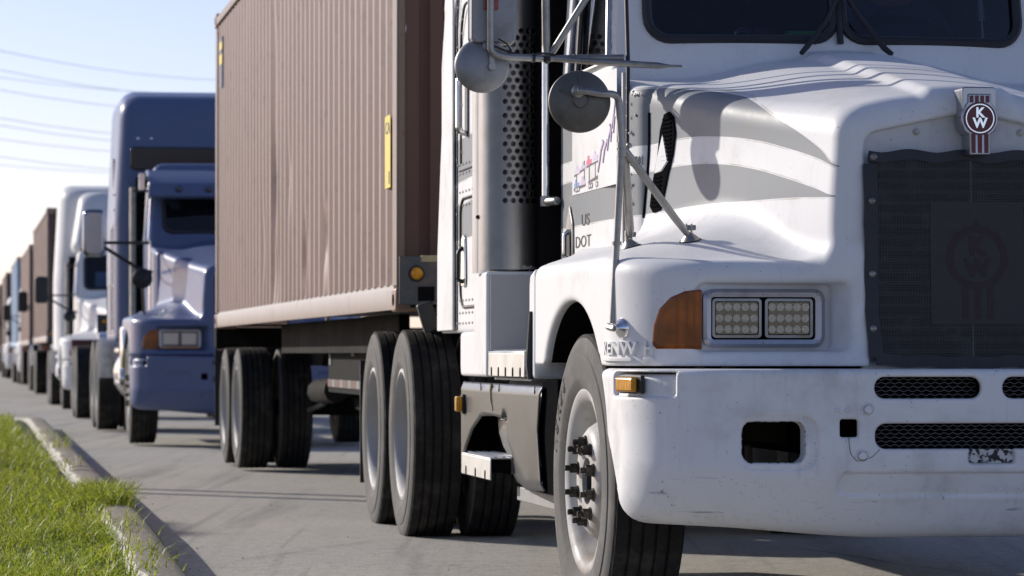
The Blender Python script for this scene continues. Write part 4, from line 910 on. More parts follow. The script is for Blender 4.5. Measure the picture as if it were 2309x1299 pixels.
    def op(y, z): return z < .642 and yop_front(z)+.0 < y < yop_rear(z)
    for i in range(NY):
        for j in range(NZ):
            c = [V[(i+a)*(NZ+1)+j+d] for a, d in ((0, 0), (1, 0), (1, 1), (0, 1))]; y = sum(p[1] for p in c)/4; z = sum(p[2] for p in c)/4
            if not op(y, z): F.append((i*(NZ+1)+j, (i+1)*(NZ+1)+j, (i+1)*(NZ+1)+j+1, i*(NZ+1)+j+1))
    sk_.add(V, F); sko = sk_.obj('side_skirt', M['skirt'], tr, ang=80)
    sm = sko.modifiers.new('solid', 'SOLIDIFY'); sm.thickness = .006; sm.offset = -1 if s < 0 else 1
    # edge lip round the opening and inner liner
    lp = [(yop_front(z), z) for z in (.40, .46, .50, .55, .59, .62, .642)]+[(3.2, .648), (3.4, .648), (3.60, .642)]+[(yop_rear(z), z) for z in (.62, .58, .54, .50, .46, .42, .38)]
    xr = lambda y: s*(1.16-(.085 if y < 3.28 else (.085*max(0, 1-(y-3.28)/.25))))
    MB().tube([(xr(y), y, z) for y, z in lp], .008, 6).obj('opening_lip', M['skirt'], sko)
    MB().box(min(s*1.03, s*.70), max(s*1.03, s*.70), 2.2, 4.2, .385, .76).obj('step_well', M['blackm'], sko); MB().box(min(s*1.153, s*.70), max(s*1.153, s*.70), 4.205, 4.225, .375, .765).obj('skirt_end', M['blackm'], sko)
    tread('lower_step', 3.29, 4.17, .375, .462, 1.168, 1.02, tr, M['stepw'] if 'stepw' in M else M['alu'], 3)
    lm = MB().prism(rrect(4.10, 4.17, .635, .72, .01), 'x', s*1.161, s*1.172).obj('side_marker', M['black'], tr)
    MB().prism(rrect(4.10, 4.165, .645, .712, .012), 'x', s*1.172, s*1.20).obj('lens', M['amberb'], lm, bevel=.005)
    b = MB()
    for (y, z, dy) in ((3.62, .772, -.01), (3.08, .772, .012), (2.14, .774, .01), (3.3, .70, -.02)): b.tube([(s*1.1605, y, z), (s*1.1605, y+dy, z-.03)], .003, 4)
    b.obj('skirt_crack', M['vinyl'], sko)
    MB().tube([(s*1.160, 3.30, .772), (s*1.1605, 3.315, .74), (s*1.1605, 3.30, .70), (s*1.1605, 3.26, .665)], [.006, .008, .007, .004], 6).obj('weld_seam', M['weld'] if 'weld' in M else M['steel'], sko)
    # mud guard behind the steer wheel and the frame rail below
    MB().prism([(1.72, .37), (2.10, .37), (2.20, .60), (2.12, .79), (1.98, .80), (1.76, .80)], 'x', s*1.135, s*.70).obj('mudguard', M['blackm'], tr)
    fl = MB().box(min(s*1.06, s*.98), max(s*1.06, s*.98), 1.66, 3.26, .295, .352).obj('skirt_rail', M['railg'], tr, bevel=.004)
    b = MB()
    for y, z in ((1.72, .335), (1.80, .335), (1.72, .315), (1.80, .315)): b.lathe([(.0001, .02), (.012, .02), (.014, 0)], (s*1.06, y, z), (s, 0, 0), 6)
    b.obj('rail_bolt', M['nut'], fl)
    MB().tube([(s*.98, 2.2, .44), (s*.98, 4.1, .44)], .0, 3) if False else None
    tk = MB().lathe([(.001, 0), (.27, 0), (.29, .02), (.29, 1.45), (.27, 1.47), (.001, 1.47)], (s*.80, 2.15, .62), (0, 1, 0), 32).obj('fuel_tank', M['alu'], tr)
# exhaust stack with perforated heat shield
ex = Vector((-1.05, 3.56, 0)); RS = .128
pipe = MB().tube([(ex.x, ex.y, 1.14), (ex.x, ex.y, 3.9)], .085, 20).obj('exhaust_stack', M['bar'], tr)
def shield_pt(u, z, off=0): a = u/RS; return Vector((ex.x+(RS+off)*math.sin(a), ex.y-(RS+off)*math.cos(a), z))
b = MB(); V = []; F = []
du, dz_ = .0335, .0295; u0 = -.050; ncol = 8; z0s, nrow = 1.52, 25
for r in range(nrow):
    sh = (r % 2)*du*.5
    for c in range(ncol):
        cu = u0+sh+c*du+du*.5; cz = z0s+(r+.5)*dz_; base = len(V); K8 = 12
        for k in range(K8):
            a = 2*PI*k/K8; V.append(shield_pt(cu+.0112*math.cos(a), cz+.0112*math.sin(a)))
        for k in range(K8):
            a = 2*PI*k/K8; mx_ = max(abs(math.cos(a))/(du*.5), abs(math.sin(a))/(dz_*.5)); V.append(shield_pt(cu+math.cos(a)/mx_, cz+math.sin(a)/mx_))
        for k in range(K8): F.append((base+K8+k, base+K8+(k+1) % K8, base+(k+1) % K8, base+k))
        # corners of the cell
        for sx_, sz_ in ((1, 1), (-1, 1), (-1, -1), (1, -1)):
            i = len(V); V.append(shield_pt(cu+sx_*du*.5, cz+sz_*dz_*.5)); a0 = math.atan2(sz_*dz_*.5, sx_*du*.5); k = int((a0 % (2*PI))/(2*PI/K8)); F.append((base+K8+k, i, base+K8+(k+1) % K8))
    for ua, ub in ((-RS*1.75, u0+sh), (u0+sh+ncol*du, RS*1.9)):
        n = 8
        for i in range(n):
            q = len(V); 
            for uu, zz in ((ua+(ub-ua)*i/n, z0s+r*dz_), (ua+(ub-ua)*(i+1)/n, z0s+r*dz_), (ua+(ub-ua)*(i+1)/n, z0s+(r+1)*dz_), (ua+(ub-ua)*i/n, z0s+(r+1)*dz_)): V.append(shield_pt(uu, zz))
            F.append((q, q+1, q+2, q+3))
for za, zb in ((1.248, z0s), (z0s+nrow*dz_, 3.4)):
    n = 24
    for i in range(n):
        q = len(V)
        for uu, zz in ((-RS*1.75+i*(RS*3.65)/n, za), (-RS*1.75+(i+1)*(RS*3.65)/n, za), (-RS*1.75+(i+1)*(RS*3.65)/n, zb), (-RS*1.75+i*(RS*3.65)/n, zb)): V.append(shield_pt(uu, zz))
        F.append((q, q+1, q+2, q+3))
# rolled flange on the left edge
me = MB().add(V, F).mesh('heat_shield'); me.materials.append(M['shield'])
import bmesh as _bm
bm = _bm.new(); bm.from_mesh(me); _bm.ops.remove_doubles(bm, verts=bm.verts, dist=.0004); bm.to_mesh(me); bm.free()
me.flip_normals(); me.shade_smooth(); hsh = link('heat_shield', me, tr)
a_ = -1.75; pl = shield_pt(a_*RS, 0)
MB().add([(pl.x, pl.y, 1.236), (pl.x-.010, pl.y+.015, 1.236), (pl.x-.012, pl.y+.10, 1.236), (pl.x, pl.y, 3.4), (pl.x-.010, pl.y+.015, 3.4), (pl.x-.012, pl.y+.10, 3.4)], [(0, 1, 4, 3), (1, 2, 5, 4)]).obj('shield_flange', M['shield'], hsh)
b = MB()
for z in (1.41, 1.46): b.lathe([(.0001, .012), (.008, .010), (.009, 0)], shield_pt(-.20+(z-1.41)*6.2, z+.06), (-.7, -.7, 0), 8)
b.obj('shield_bolt', M['frame'], hsh)
M['wornp'] = simple('worn_off_paint', (.42, .42, .41), .8)
MB().add([shield_pt(.04+.012*i, 1.2505, .001) for i in range(9)]+[shield_pt(.04+.012*i, 1.262+.006*math.sin(i*2.1), .001) for i in range(9)], [(i, i+1, 10+i, 9+i) for i in range(8)]).obj('scraped_patch', M['wornp'], hsh)
MB().box(-.95, .95, 3.34, 3.62, .95, 2.72).obj('back_of_cab', M['blackm'], tr)
# wheels
wheel(tr, -1.032, 1.08, .451, -1, 'steer', .515, .275, .305, rz=math.radians(2.5)); wheel(tr, 1.032, 1.08, .451, 1, 'steer', .515, .275, .305, rz=math.radians(2.5))
axle(tr, 1.08, .44, .95)
for y in (6.24, 7.52): pair_of_duals(tr, 1.20, y, .498); axle(tr, y, .498, .9)
b = MB()
for s in (-1, 1): b.box(s*.43-.04, s*.43+.04, .9, 8.3, .58, .84)
b.obj('frame_rail', M['frame'], tr)
MB().box(-.45, .45, 6.4, 7.4, .85, 1.03).obj('fifth_wheel', M['frame'], tr, bevel=.02)
for s in (-1, 1):
    MB().box(min(s*1.19, s*.62), max(s*1.19, s*.62), 8.16, 8.175, .19, .86).obj('mud_flap', M['vinyl'], tr)
    MB().box(min(s*1.195, s*1.12), max(s*1.195, s*1.12), 5.40, 5.46, 1.0, 1.14, Matrix.Translation((s*1.155, 5.45, 1.07)) @ Matrix.Rotation(s*.30, 4, 'Y') @ Matrix.Translation((-s*1.155, -5.45, -1.07))).obj('fender_bracket', M['black'], tr, bevel=.008)
b = MB().box(-.42, .42, .35, 1.7, .55, 1.2); b.box(-.40, .40, .22, .4, .62, .84); b.obj('engine', M['blackm'], tr)
for s in (-1, 1):
    b = MB(); b.prism([(s*.90, .86), (s*.905, .88), (s*.45, .9), (s*.45, .86)], 'y', .4, 1.9) if False else b.box(min(s*.74, s*.71), max(s*.74, s*.71), .85, 2.2, .5, 1.0)
    b.obj('wheel_arch_liner', M['blackm'], tr)
# lettering on the steer tyre
def tyre_text(body, a0, r, size, step):
    for k, ch in enumerate(body):
        a = a0+k*step
        def bend(p):
            rr = r+p.y; aa = a+p.x/r; xs_ = np.interp(rr, [.363, .371, .3995, .445, .449], [.1375, .1368, .143, .1375, .1334]); return Vector((-xs_-.0012-p.z*.5, -rr*math.sin(aa), rr*math.cos(aa)))
        text_mesh(ch, size, None, 'tyre_letter', M['lettering'], steer_w, .0015, 1, bend, bold=.003)
steer_w = [c for c in tr.children if c.name.startswith('wheel') and abs(c.location.x+1.032) < .01 and abs(c.location.y-1.08) < .01][0]
steer_tyre = steer_w.children[0]
tyre_text('WSR36', math.radians(-73), .415, .082, math.radians(9))
# mirrors on the door brackets
ma = MB().tube(arc([(-1.361, 1.93, 2.75), (-1.361, 1.93, 2.02), (-1.30, 1.93, 2.005), (-1.15, 1.97, 2.005)], .07, 7), .0135, 12); ma.tube([(-1.15, 1.97, 2.005), (-1.00, 1.94, 2.006), (-.86, 1.90, 2.004)], [.013, .013, .015], 10)
ma.tube([(-1.16, 1.975, 2.009), (-1.0, 1.93, 1.994), (-.74, 1.84, 1.972), (-.70, 1.825, 1.970), (-.66, 1.80, 1.968)], [.012, .013, .013, .006, .005], 10)
ma.tube([(-1.135, 1.985, 2.012), (-1.115, 1.985, 2.035), (-.99, 1.95, 2.24), (-.85, 1.95, 2.48)], [.007, .013, .013, .013], 10); ma.tube([(-1.14, 1.985, 2.02), (-1.142, 1.985, 2.06), (-1.150, 1.985, 2.75)], [.012, .016, .016], 10)
ma = ma.obj('mirror_arm', M['steel'], tr)
b = MB().lathe([(.0001, .02), (.010, .018), (.016, .008), (.016, 0)], (-1.142, 1.965, 2.005), (0, -.5, -1), 8); b.box(-1.175, -1.10, 1.955, 1.985, 1.998, 2.012)
for x in (-1.195, -1.04, -.885): b.lathe([(.016, -.004), (.0175, -.004), (.0175, .004), (.016, .004)], (x, 1.955, 2.005), (1, .15, 0), 10, close=True)
b.obj('arm_clamp', M['black'], ma)
b = MB().tube([(-1.35, 1.95, 2.05), (-1.29, 1.945, 2.025), (-1.22, 1.96, 2.012), (-1.17, 1.955, 2.024), (-1.11, 1.955, 2.018)], .004, 6); b.tube([(-1.33, 1.94, 2.075), (-1.30, 1.93, 2.055), (-1.28, 1.94, 2.03)], .003, 5); b.obj('mirror_cable', M['vinyl'], ma)
rm = MB().prism(rrect(-1.428, -1.258, 2.062, 2.50, .022), 'y', 1.965, 2.03).obj('side_mirror', M['mirrorb'], tr, bevel=.008, seg=3)
MB().prism(rrect(-1.432, -1.254, 2.058, 2.504, .024), 'y', 2.026, 2.04).obj('mirror_rim', M['alu'], rm, bevel=.003)
MB().prism(rrect(-1.42, -1.266, 2.07, 2.49, .02), 'y', 2.04, 2.043).obj('mirror_glass', M['chrome'], rm)
MB().prism(rrect(-1.382, -1.327, 2.182, 2.34, .008), 'y', 1.953, 1.967).obj('reflector', M['redlens'], rm, bevel=.003)
MB().box(-1.385, -1.32, 1.96, 2.02, 2.035, 2.062).obj('mirror_foot', M['mirrorb'], rm, bevel=.006)
cv = MB().lathe([(.0001, .028), (.04, .026), (.07, .018), (.088, .006), (.097, -.002), (.101, -.006), (.103, -.014), (.099, -.02), (.0001, -.02)], (-1.385, 1.985, 1.978), (-.05, -1, .10), 48).obj('convex_mirror', M['mirrorb'], tr)
b = MB().box(-1.362, -1.344, 1.945, 1.957, 1.965, 2.04); b.lathe([(.0001, .012), (.014, .012), (.016, 0)], (-1.353, 1.948, 1.97), (0, -1, 0), 8); b.obj('mirror_bracket', M['steel'], cv)
# round mirror on the fender with its stalk and legs
fmr = MB().lathe([(.0001, .034), (.022, .033), (.028, .024), (.06, .020), (.09, .008), (.098, .002), (.104, .0), (.106, -.010), (.102, -.016), (.0001, -.016)], (-1.245, .62, 1.748), (-.06, -1, .06), 56).obj('fender_mirror', M['mirrorg'], tr, ang=25)
b = MB()
for k in range(6):
    a = 2*PI*(k+.25)/6+.3; d = Vector((math.cos(a), 0, math.sin(a))); c = Vector((-1.245, .594, 1.751)); b.tube([c+d*.035, c+d*.088+Vector((0, .016, 0))], .0025, 4)
b.obj('mirror_rib', M['mirrorg'], fmr)
st = MB().tube([(-1.262, .572, 1.780), (-1.225, .570, 1.778), (-1.185, .575, 1.772)]+[tuple(p) for p in arc([(-1.185, .575, 1.772), (-1.115, .60, 1.772), (-1.105, .60, 1.60)], .06, 8)][1:]+[(-1.122, .60, 1.27), (-1.136, .60, 1.00)], [.012, .012, .0125]+[.0125]*10+[.0118, .0115], 12)
st.lathe([(.0001, .016), (.012, .016), (.02, .010), (.024, 0), (.0001, 0)], (-1.256, .588, 1.779), (0, -1, 0), 12)
st = st.obj('mirror_stalk', M['steel'], tr)
J = (-1.103, .60, 1.590); A1, A2 = Vector((-.834, .773, 1.285)), Vector((-1.001, .998, 1.268))
b = MB().tube([J, (-1.085, .61, 1.575), (-.90, .73, 1.365), (-.862, .755, 1.325), (-.845, .765, 1.305)], [.012, .0135, .0135, .012, .010], 10)
b.tube([(-1.098, .61, 1.575), (-1.085, .64, 1.545), (-1.01, .96, 1.33), (-1.003, .99, 1.305)], [.007, .0145, .0145, .008], 10); b.obj('stalk_leg', M['steel'], st)
b = MB()
for z in (1.60, 1.572): b.lathe([(.0145, -.011), (.0165, -.011), (.0165, .011), (.0145, .011)], (-1.1055, .60, z), (0, 0, 1), 14, close=True)
b.lathe([(.014, -.006), (.0165, -.006), (.0165, .006), (.014, .006)], (-1.122, .60, 1.27), (0, 0, 1), 12, close=True); b.ball((-1.078, .612, 1.60), .010, 6); b.obj('stalk_clamp', M['steel'], st)
for A in (A1, A2):
    n = grad(f_hood, A); cp = MB().lathe([(.0001, .030), (.010, .030), (.014, .024), (.028, .010), (.034, .002), (.036, -.004), (.0001, -.004)], A, n, 28).obj('stalk_cup', M['chromed'], tr)
    MB().lathe([(.034, -.003), (.038, -.002), (.039, .001), (.036, .004)], A, n, 28, close=True).obj('cup_gasket', M['black'], cp)
    b = MB(); 
    for q in (-1, 1): b.box(A.x-.010+q*.009, A.x-.004+q*.009, A.y-.012, A.y+.012, A.z+.012, A.z+.058)
    b.tube([A+Vector((-.02, 0, .045)), A+Vector((.018, 0, .045))], .009, 8); b.obj('cup_hinge', M['steel'], cp)
A = Vector((-1.114, .535, .982)); n = grad(f_hood, A)
cp = MB().lathe([(.0001, .030), (.012, .030), (.016, .022), (.030, .010), (.036, .003), (.037, -.004), (.0001, -.004)], A, n, 28).obj('stalk_cup', M['chrome'], tr)
MB().tube([A+n*.028, (-1.150, .575, .986), (-1.150, .60, .99)], .012, 8).obj('cup_hinge', M['steel'], cp)

# ------------------------------------------------------------------ shipping containers and their chassis
def corr(name, L, Hh, m, parent, depth=.034, period=.278, dents=None, M4=None, rows=26, margin=.0):
    # corrugated sheet in local u (length), z; displaced along n; M4 maps (u, n, z)
    us = []; u = margin
    while u < L-margin:
        for a, d in ((0, 0), (.07, 0), (.139, 1), (.209, 1)):
            if u+a*period/.278 < L-margin: us.append((u+a*period/.278, d*depth))
        u += period
    us.append((L-margin, 0)); V = []; F = []
    for u, d in us:
        for j in range(rows+1):
            z = Hh*j/rows; q = d; uu = u
            if dents:
                for du, dz0, ru, rz, amp, sh in dents:
                    g_ = math.exp(-((u-du)/ru)**2-((z-dz0)/rz)**2); q += amp*g_; uu += sh*g_
            V.append(M4 @ Vector((uu, q, z)))
    n = rows+1
    for i in range(len(us)-1):
        for j in range(rows): F.append((i*n+j, (i+1)*n+j, (i+1)*n+j+1, i*n+j+1))
    return MB().add(V, F).obj(name, m, parent, ang=20)
def container(label, loc, rz, mats, H=2.591, L=12.19, full=True, group='shipping containers on the queuing trucks'):
    W = 2.438; t = thing('shipping_container', label, 'container', loc, rz, group)
    mw, mp, md = mats
    rng = random.Random(4)
    dents = [(6.62, 1.55, .15, .55, .034, -.03), (6.75, .75, .14, .40, .028, .03), (6.6, .2, .25, .2, .02, .03), (4.55, .25, .08, .16, .035, .06), (3.35, .32, .07, .14, .045, .06), (7.5, .4, .2, .25, .012, -.03), (5.6, .8, .1, .2, .012, .02)]
    Ls = L-.34
    corr('side_wall', Ls, H-.25, mw, t, dents=dents if full else None, M4=Matrix(((0, 1, 0, .012), (1, 0, 0, .17), (0, 0, 1, .135), (0, 0, 0, 1))), rows=30 if full else 3)
    corr('side_wall', Ls, H-.25, mw, t, M4=Matrix(((0, -1, 0, W-.012), (1, 0, 0, .17), (0, 0, 1, .135), (0, 0, 0, 1))), rows=2)
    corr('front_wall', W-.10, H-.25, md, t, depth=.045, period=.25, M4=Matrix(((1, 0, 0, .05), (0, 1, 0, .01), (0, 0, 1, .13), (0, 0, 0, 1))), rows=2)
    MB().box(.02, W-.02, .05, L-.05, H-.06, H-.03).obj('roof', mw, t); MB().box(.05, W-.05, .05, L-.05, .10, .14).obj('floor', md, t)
    for x in (0, W):
        s = 1 if x == 0 else -1; X0, X1 = sorted((x, x+s*.06))
        MB().box(*sorted((x, x+s*.05)), .17, L-.17, H-.10, H-.035).obj('top_rail', mp, t, bevel=.006)
        P = [(x, .015), (x+s*.02, .01), (x+s*.045, .01), (x+s*.045, .02), (x+s*.012, .025), (x+s*.012, .118), (x+s*.05, .128), (x+s*.05, .14), (x+s*.006, .136), (x, .125)]
        MB().prism([(x+s*.004, .012), (x+s*.055, .012), (x+s*.055, .02), (x+s*.016, .03), (x+s*.016, .105), (x+s*.055, .118), (x+s*.055, .135), (x+s*.026, .138), (x+s*.002, .108)], 'y', .18, L-.18).obj('bottom_rail', mp, t)
        MB().box(*sorted((x+s*.03, x+s*.05)), .18, L-.18, .118, .150).obj('wall_foot', mp, t)
        for y0, y1 in ((0, .17), (L-.17, L)):
            MB().box(*sorted((x+s*.004, x+s*(.05 if y0 == 0 else .13))), y0+.004 if y0 == 0 else y0, y1-.004 if y1 == L else y1, .119, H-.119).obj('corner_post', md if False else mp, t, bevel=.012)
            for z0 in (0, H-.118):
                c = MB().box(*sorted((x-s*.003, x+s*.16)), y0-.003 if y0 == 0 else y0, y1+.003 if y1 == L else y1, z0, z0+.118).obj('corner_casting', M['rustpost'], t, bevel=.012)
                yc = (y0+y1)/2; MB().prism([(yc+.038*math.cos(a)*(1 if abs(math.sin(a)) < .9 else .9), z0+.059+.030*math.sin(a)) for a in np.arange(0, 2*PI, .45)], 'x', x-s*.0045, x-s*.002).obj('casting_hole', M['blackm'], c)
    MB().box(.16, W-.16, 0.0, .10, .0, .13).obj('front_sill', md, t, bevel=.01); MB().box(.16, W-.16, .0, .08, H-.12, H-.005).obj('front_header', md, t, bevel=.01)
    for x0, x1 in ((.10, W/2-.005), (W/2+.005, W-.10)):
        d_ = MB().box(x0, x1, L-.06, L-.01, .13, H-.12).obj('door', mw, t)
        for q in (.3, .75): MB().tube([(x0+q*(x1-x0), L+.015, .05), (x0+q*(x1-x0), L+.015, H-.08)], .018, 8).obj('lock_rod', M['steel'], d_)
    return t
def cont_mat(name, wall, streak=.35):
    T = NT(name); n = T.noise(1.2, 5, .65); st = T.noise(2.2, 4, .6, T.scale(2, 7, .35)); n3 = T.noise(10, 4, .65); c = T.mix(n, tuple(q*.85 for q in wall), tuple(min(1, q*1.15) for q in wall))
    c = T.mix(T.math('MULTIPLY', T.ramp(st, .48, .75), streak), c, tuple(min(1, q*1.6+.03) for q in wall)); c = T.mix(T.math('MULTIPLY', T.ramp(T.noise(2.3, 5, .7, T.scale(1.5, 1.0, 1.6)), .52, .72), .42), c, (.07, .045, .035))
    c = T.mix(T.math('MULTIPLY', T.ramp(n3, .64, .72), .6), c, (.16, .07, .035))
    T.base(c); T.set(Roughness=.48); T.bump(n3, .12, .006); return T.m
M['rustpost'] = cont_mat('faded_rusty_post', (.26, .16, .115), .5)
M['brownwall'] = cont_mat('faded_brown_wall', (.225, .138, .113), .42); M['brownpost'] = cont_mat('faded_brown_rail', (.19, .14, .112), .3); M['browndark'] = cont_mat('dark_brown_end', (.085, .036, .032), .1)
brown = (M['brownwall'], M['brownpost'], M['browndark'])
PHA = math.atan(.157)
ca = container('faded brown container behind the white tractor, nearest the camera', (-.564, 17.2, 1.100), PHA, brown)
M['yellow'] = simple('faded_yellow_label', (.70, .55, .09), .6, 0, .12, 20, 0); M['navy'] = simple('navy_print', (.03, .04, .12), .6, bump=0)
def cal_label(t, y0, y1, z0, z1, m, nm): return MB().box(.002, .0065, y0, y1, z0, z1).obj(nm, m, t)
lb = cal_label(ca, .30, .52, .62, .98, M['yellow'], 'warning_label'); lb.location.x = .0065
text_mesh('CA', .085, basis((.0008, .405, .915), (0, -1, 0), (0, 0, 1)), 'label_text', M['navy'], lb, .0004, 1.6); MB().box(0, .0008, .33, .355, .64, .70).obj('label_text', M['navy'], lb)
lb2 = cal_label(ca, 11.50, 11.78, 1.95, 2.36, M['navy'], 'code_panel'); lb2.location.x = .0065
for z0, z1 in ((2.26, 2.32), (2.14, 2.22)): MB().box(.0, .003, 11.5, 11.78, z0, z1).obj('yellow_stripe', M['yellow'], lb2)
M['bolster'] = simple('grey_blue_bolster', (.07, .085, .10), .6, .2, .3, 12, .1, dirt=(.30, .13, .05), damt=.5); M['tape'] = simple('white_tape', (.16, .16, .15), .7); M['ochre'] = simple('dirty_ochre_paint', (.42, .36, .22), .8, 0, .3, 20, .1)
def chassis(label, loc, rz, L, tand, full=True, low=.46, red=False, group='container chassis trailers'):
    W = 2.438; cx = W/2; t = thing('container_chassis', label, 'trailer', loc, rz, group)
    b = MB()
    for s in (-1, 1): b.box(cx+s*.48-.06, cx+s*.48+.06, .3, L-.1, .72 if L < 11 else .78, 1.00)
    for y in np.arange(1.0, L-.3, 1.1): b.box(cx-.44, cx+.44, y, y+.08, .84, .98)
    b.obj('main_rail', M['frame'], t)
    if full:
        for s in (-1, 1): MB().box(cx+s*.9-.03, cx+s*.9+.03, 2.2, 9.3, .88, 1.094).obj('outrigger_rail', M['frame'], t)
        MB().box(cx-.4, cx+.4, 6.8, 9.2, .45, .95).obj('tyre_carrier', M['frame'], t, bevel=.03)
    fb = MB().box(.06, W-.06, -.16, -.045, 1.10, 1.30).obj('front_bolster', M['blackm'], t, bevel=.01)
    MB().box(-.005, .19, -.176, -.162, 1.113, 1.345).obj('corner_plate', M['bolster'], fb, bevel=.004); MB().box(.10, .46, -.180, -.150, 1.318, 1.350).obj('corner_guide', M['ochre'], fb, bevel=.004); MB().box(.085, .165, -.1795, -.170, 1.13, 1.20).obj('plate_socket', M['blackm'], fb)
    lm = MB().lathe([(.0001, .012), (.036, .012), (.040, 0)], (.078, -.178, 1.262), (0, -1, 0), 20).obj('clearance_lamp', M['black'], t); MB().lathe([(.0001, .036), (.016, .034), (.028, .022), (.030, .012)], (.078, -.178, 1.262), (0, -1, 0), 18).obj('lens', M['amberb'], lm)
    rb = MB().box(.0, W, L-.12, L+.06, .92, 1.09).obj('rear_bolster', M['redbeam' if red else 'frame'], t, bevel=.01)
    MB().box(.3, W-.3, L-.05, L+.04, .50, .60).obj('underrun_bar', M['frame'], t)
    for x in (.3, W-.3): MB().box(x-.3, x+.3, L+.0, L+.012, .28, .9).obj('mud_flap', M['vinyl'], t)
    for x in (.6, W-.6): MB().lathe([(.0001, .02), (.05, .016), (.055, 0)], (x, L+.06, 1.0), (0, 1, 0), 14).obj('tail_lamp', M['redlens'], t)
    for y in tand:
        for s in (-1, 1):
            wheel(t, cx+s*(cx-.125), y, low, s, 'drive', low, .25, .30, nuts=False); wheel(t, cx+s*(cx-.43), y, low, -s, 'drive', low, .25, .30, nuts=False)
        b = MB().tube([(.3, y, low), (W-.3, y, low)], .06, 12); b.obj('axle', M['frame'], t)
    if full:
        for s in (-1, 1):
            b = MB().box(cx+s*.75-.06, cx+s*.75+.06, 2.6, 2.74, .30, 1.0); b.box(cx+s*.75-.13, cx+s*.75+.13, 2.55, 2.80, .26, .30); b.obj('landing_leg', M['frame'], t)
        pn = MB().box(.36, .40, 3.6, 6.6, .62, 1.02).obj('side_panel', M['panel'], t)
        for y, z, w_, h_ in ((6.0, .90, .28, .09), (5.0, .86, .16, .11), (4.2, .90, .22, .07), (6.4, .80, .10, .12)): MB().box(.352, .358, y, y+w_, z, z+h_).obj('placard', M['tape'], pn)
        for k in range(12): MB().box(.35, .358, 3.7+k*.24, 3.7+k*.24+.22, .655, .705).obj('reflective_tape', M['redtape' if k % 2 else 'tape'], pn)
        b = MB().tube([(.5, 7.4, .62), (.5, 8.6, .60)], .09, 10); b.tube([(1.2, 7.2, .55), (1.2, 8.8, .55)], .13, 12); b.box(.7, 1.7, 8.9, 9.3, .55, .72); b.obj('air_tank', M['frame'], t)
        b = MB().tube([(.62, 9.4, .5), (.50, 9.6, .44), (.55, 9.8, .35)], .02, 6); b.obj('brake_hose', M['steel'], t)
    return t
M['panel'] = simple('dusty_dark_panel', (.018, .018, .017), .9, 0, .3, 6, spec=.1); M['redtape'] = simple('red_tape', (.10, .02, .015), .6); M['redbeam'] = simple('rusty_red_beam', (.14, .045, .035), .75, 0, .3, 8)
chassis('grimy black chassis under the nearest brown container', (-.564, 17.2, .02), PHA, 12.2, (10.02, 11.28))

# ------------------------------------------------------------------ the trucks queuing behind
def paint_over(o, m, slot=0):
    o.material_slots[slot].link = 'OBJECT'; o.material_slots[slot].material = m
me_bump2 = sdf_mesh('bumper', f_bumper_plain, (-1.17, -.07, .27), (1.17, .90, .87), .012, [M['white'], M['blackm']], lambda x, y, z: f_bumper_out(x, y, z) < -.02)
me_hood2 = sdf_mesh('hood', f_hood, (-1.18, .10, .83), (1.18, 2.30, 2.06), .018, [M['white'], M['blackm']], in_arch)
me_cab2 = sdf_mesh('cab', f_cab, (-.94, 1.70, .78), (.94, 3.28, 3.0), .022, [M['white'], M['interior']], lambda x, y, z: f_cab_out(x, y, z) < -.025)
def tall_sleeper(root, m, y0, y1, hw, z0, z1, rc, lean):
    def f(x, y, z):
        ax = np.abs(x); yf = y0+lean*np.maximum(z-2.7, 0)**1.5; xs = hw-.05*np.maximum(z-2.3, 0)
        qx = ax-(xs-rc); qy = (yf+rc)-y; d = np.sqrt(np.maximum(qx, 0)**2+np.maximum(qy, 0)**2)+np.minimum(np.maximum(qx, qy), 0)-rc
        d = smax(d, z-z1+.10*ss(y, y0+.8, y0), .22); return np.maximum(np.maximum(d, y-y1), z0-z)
    return link('sleeper', sdf_mesh('sleeper', f, (-hw-.06, y0-.06, z0-.05), (hw+.06, y1+.06, z1+.05), .03, [m]), root)
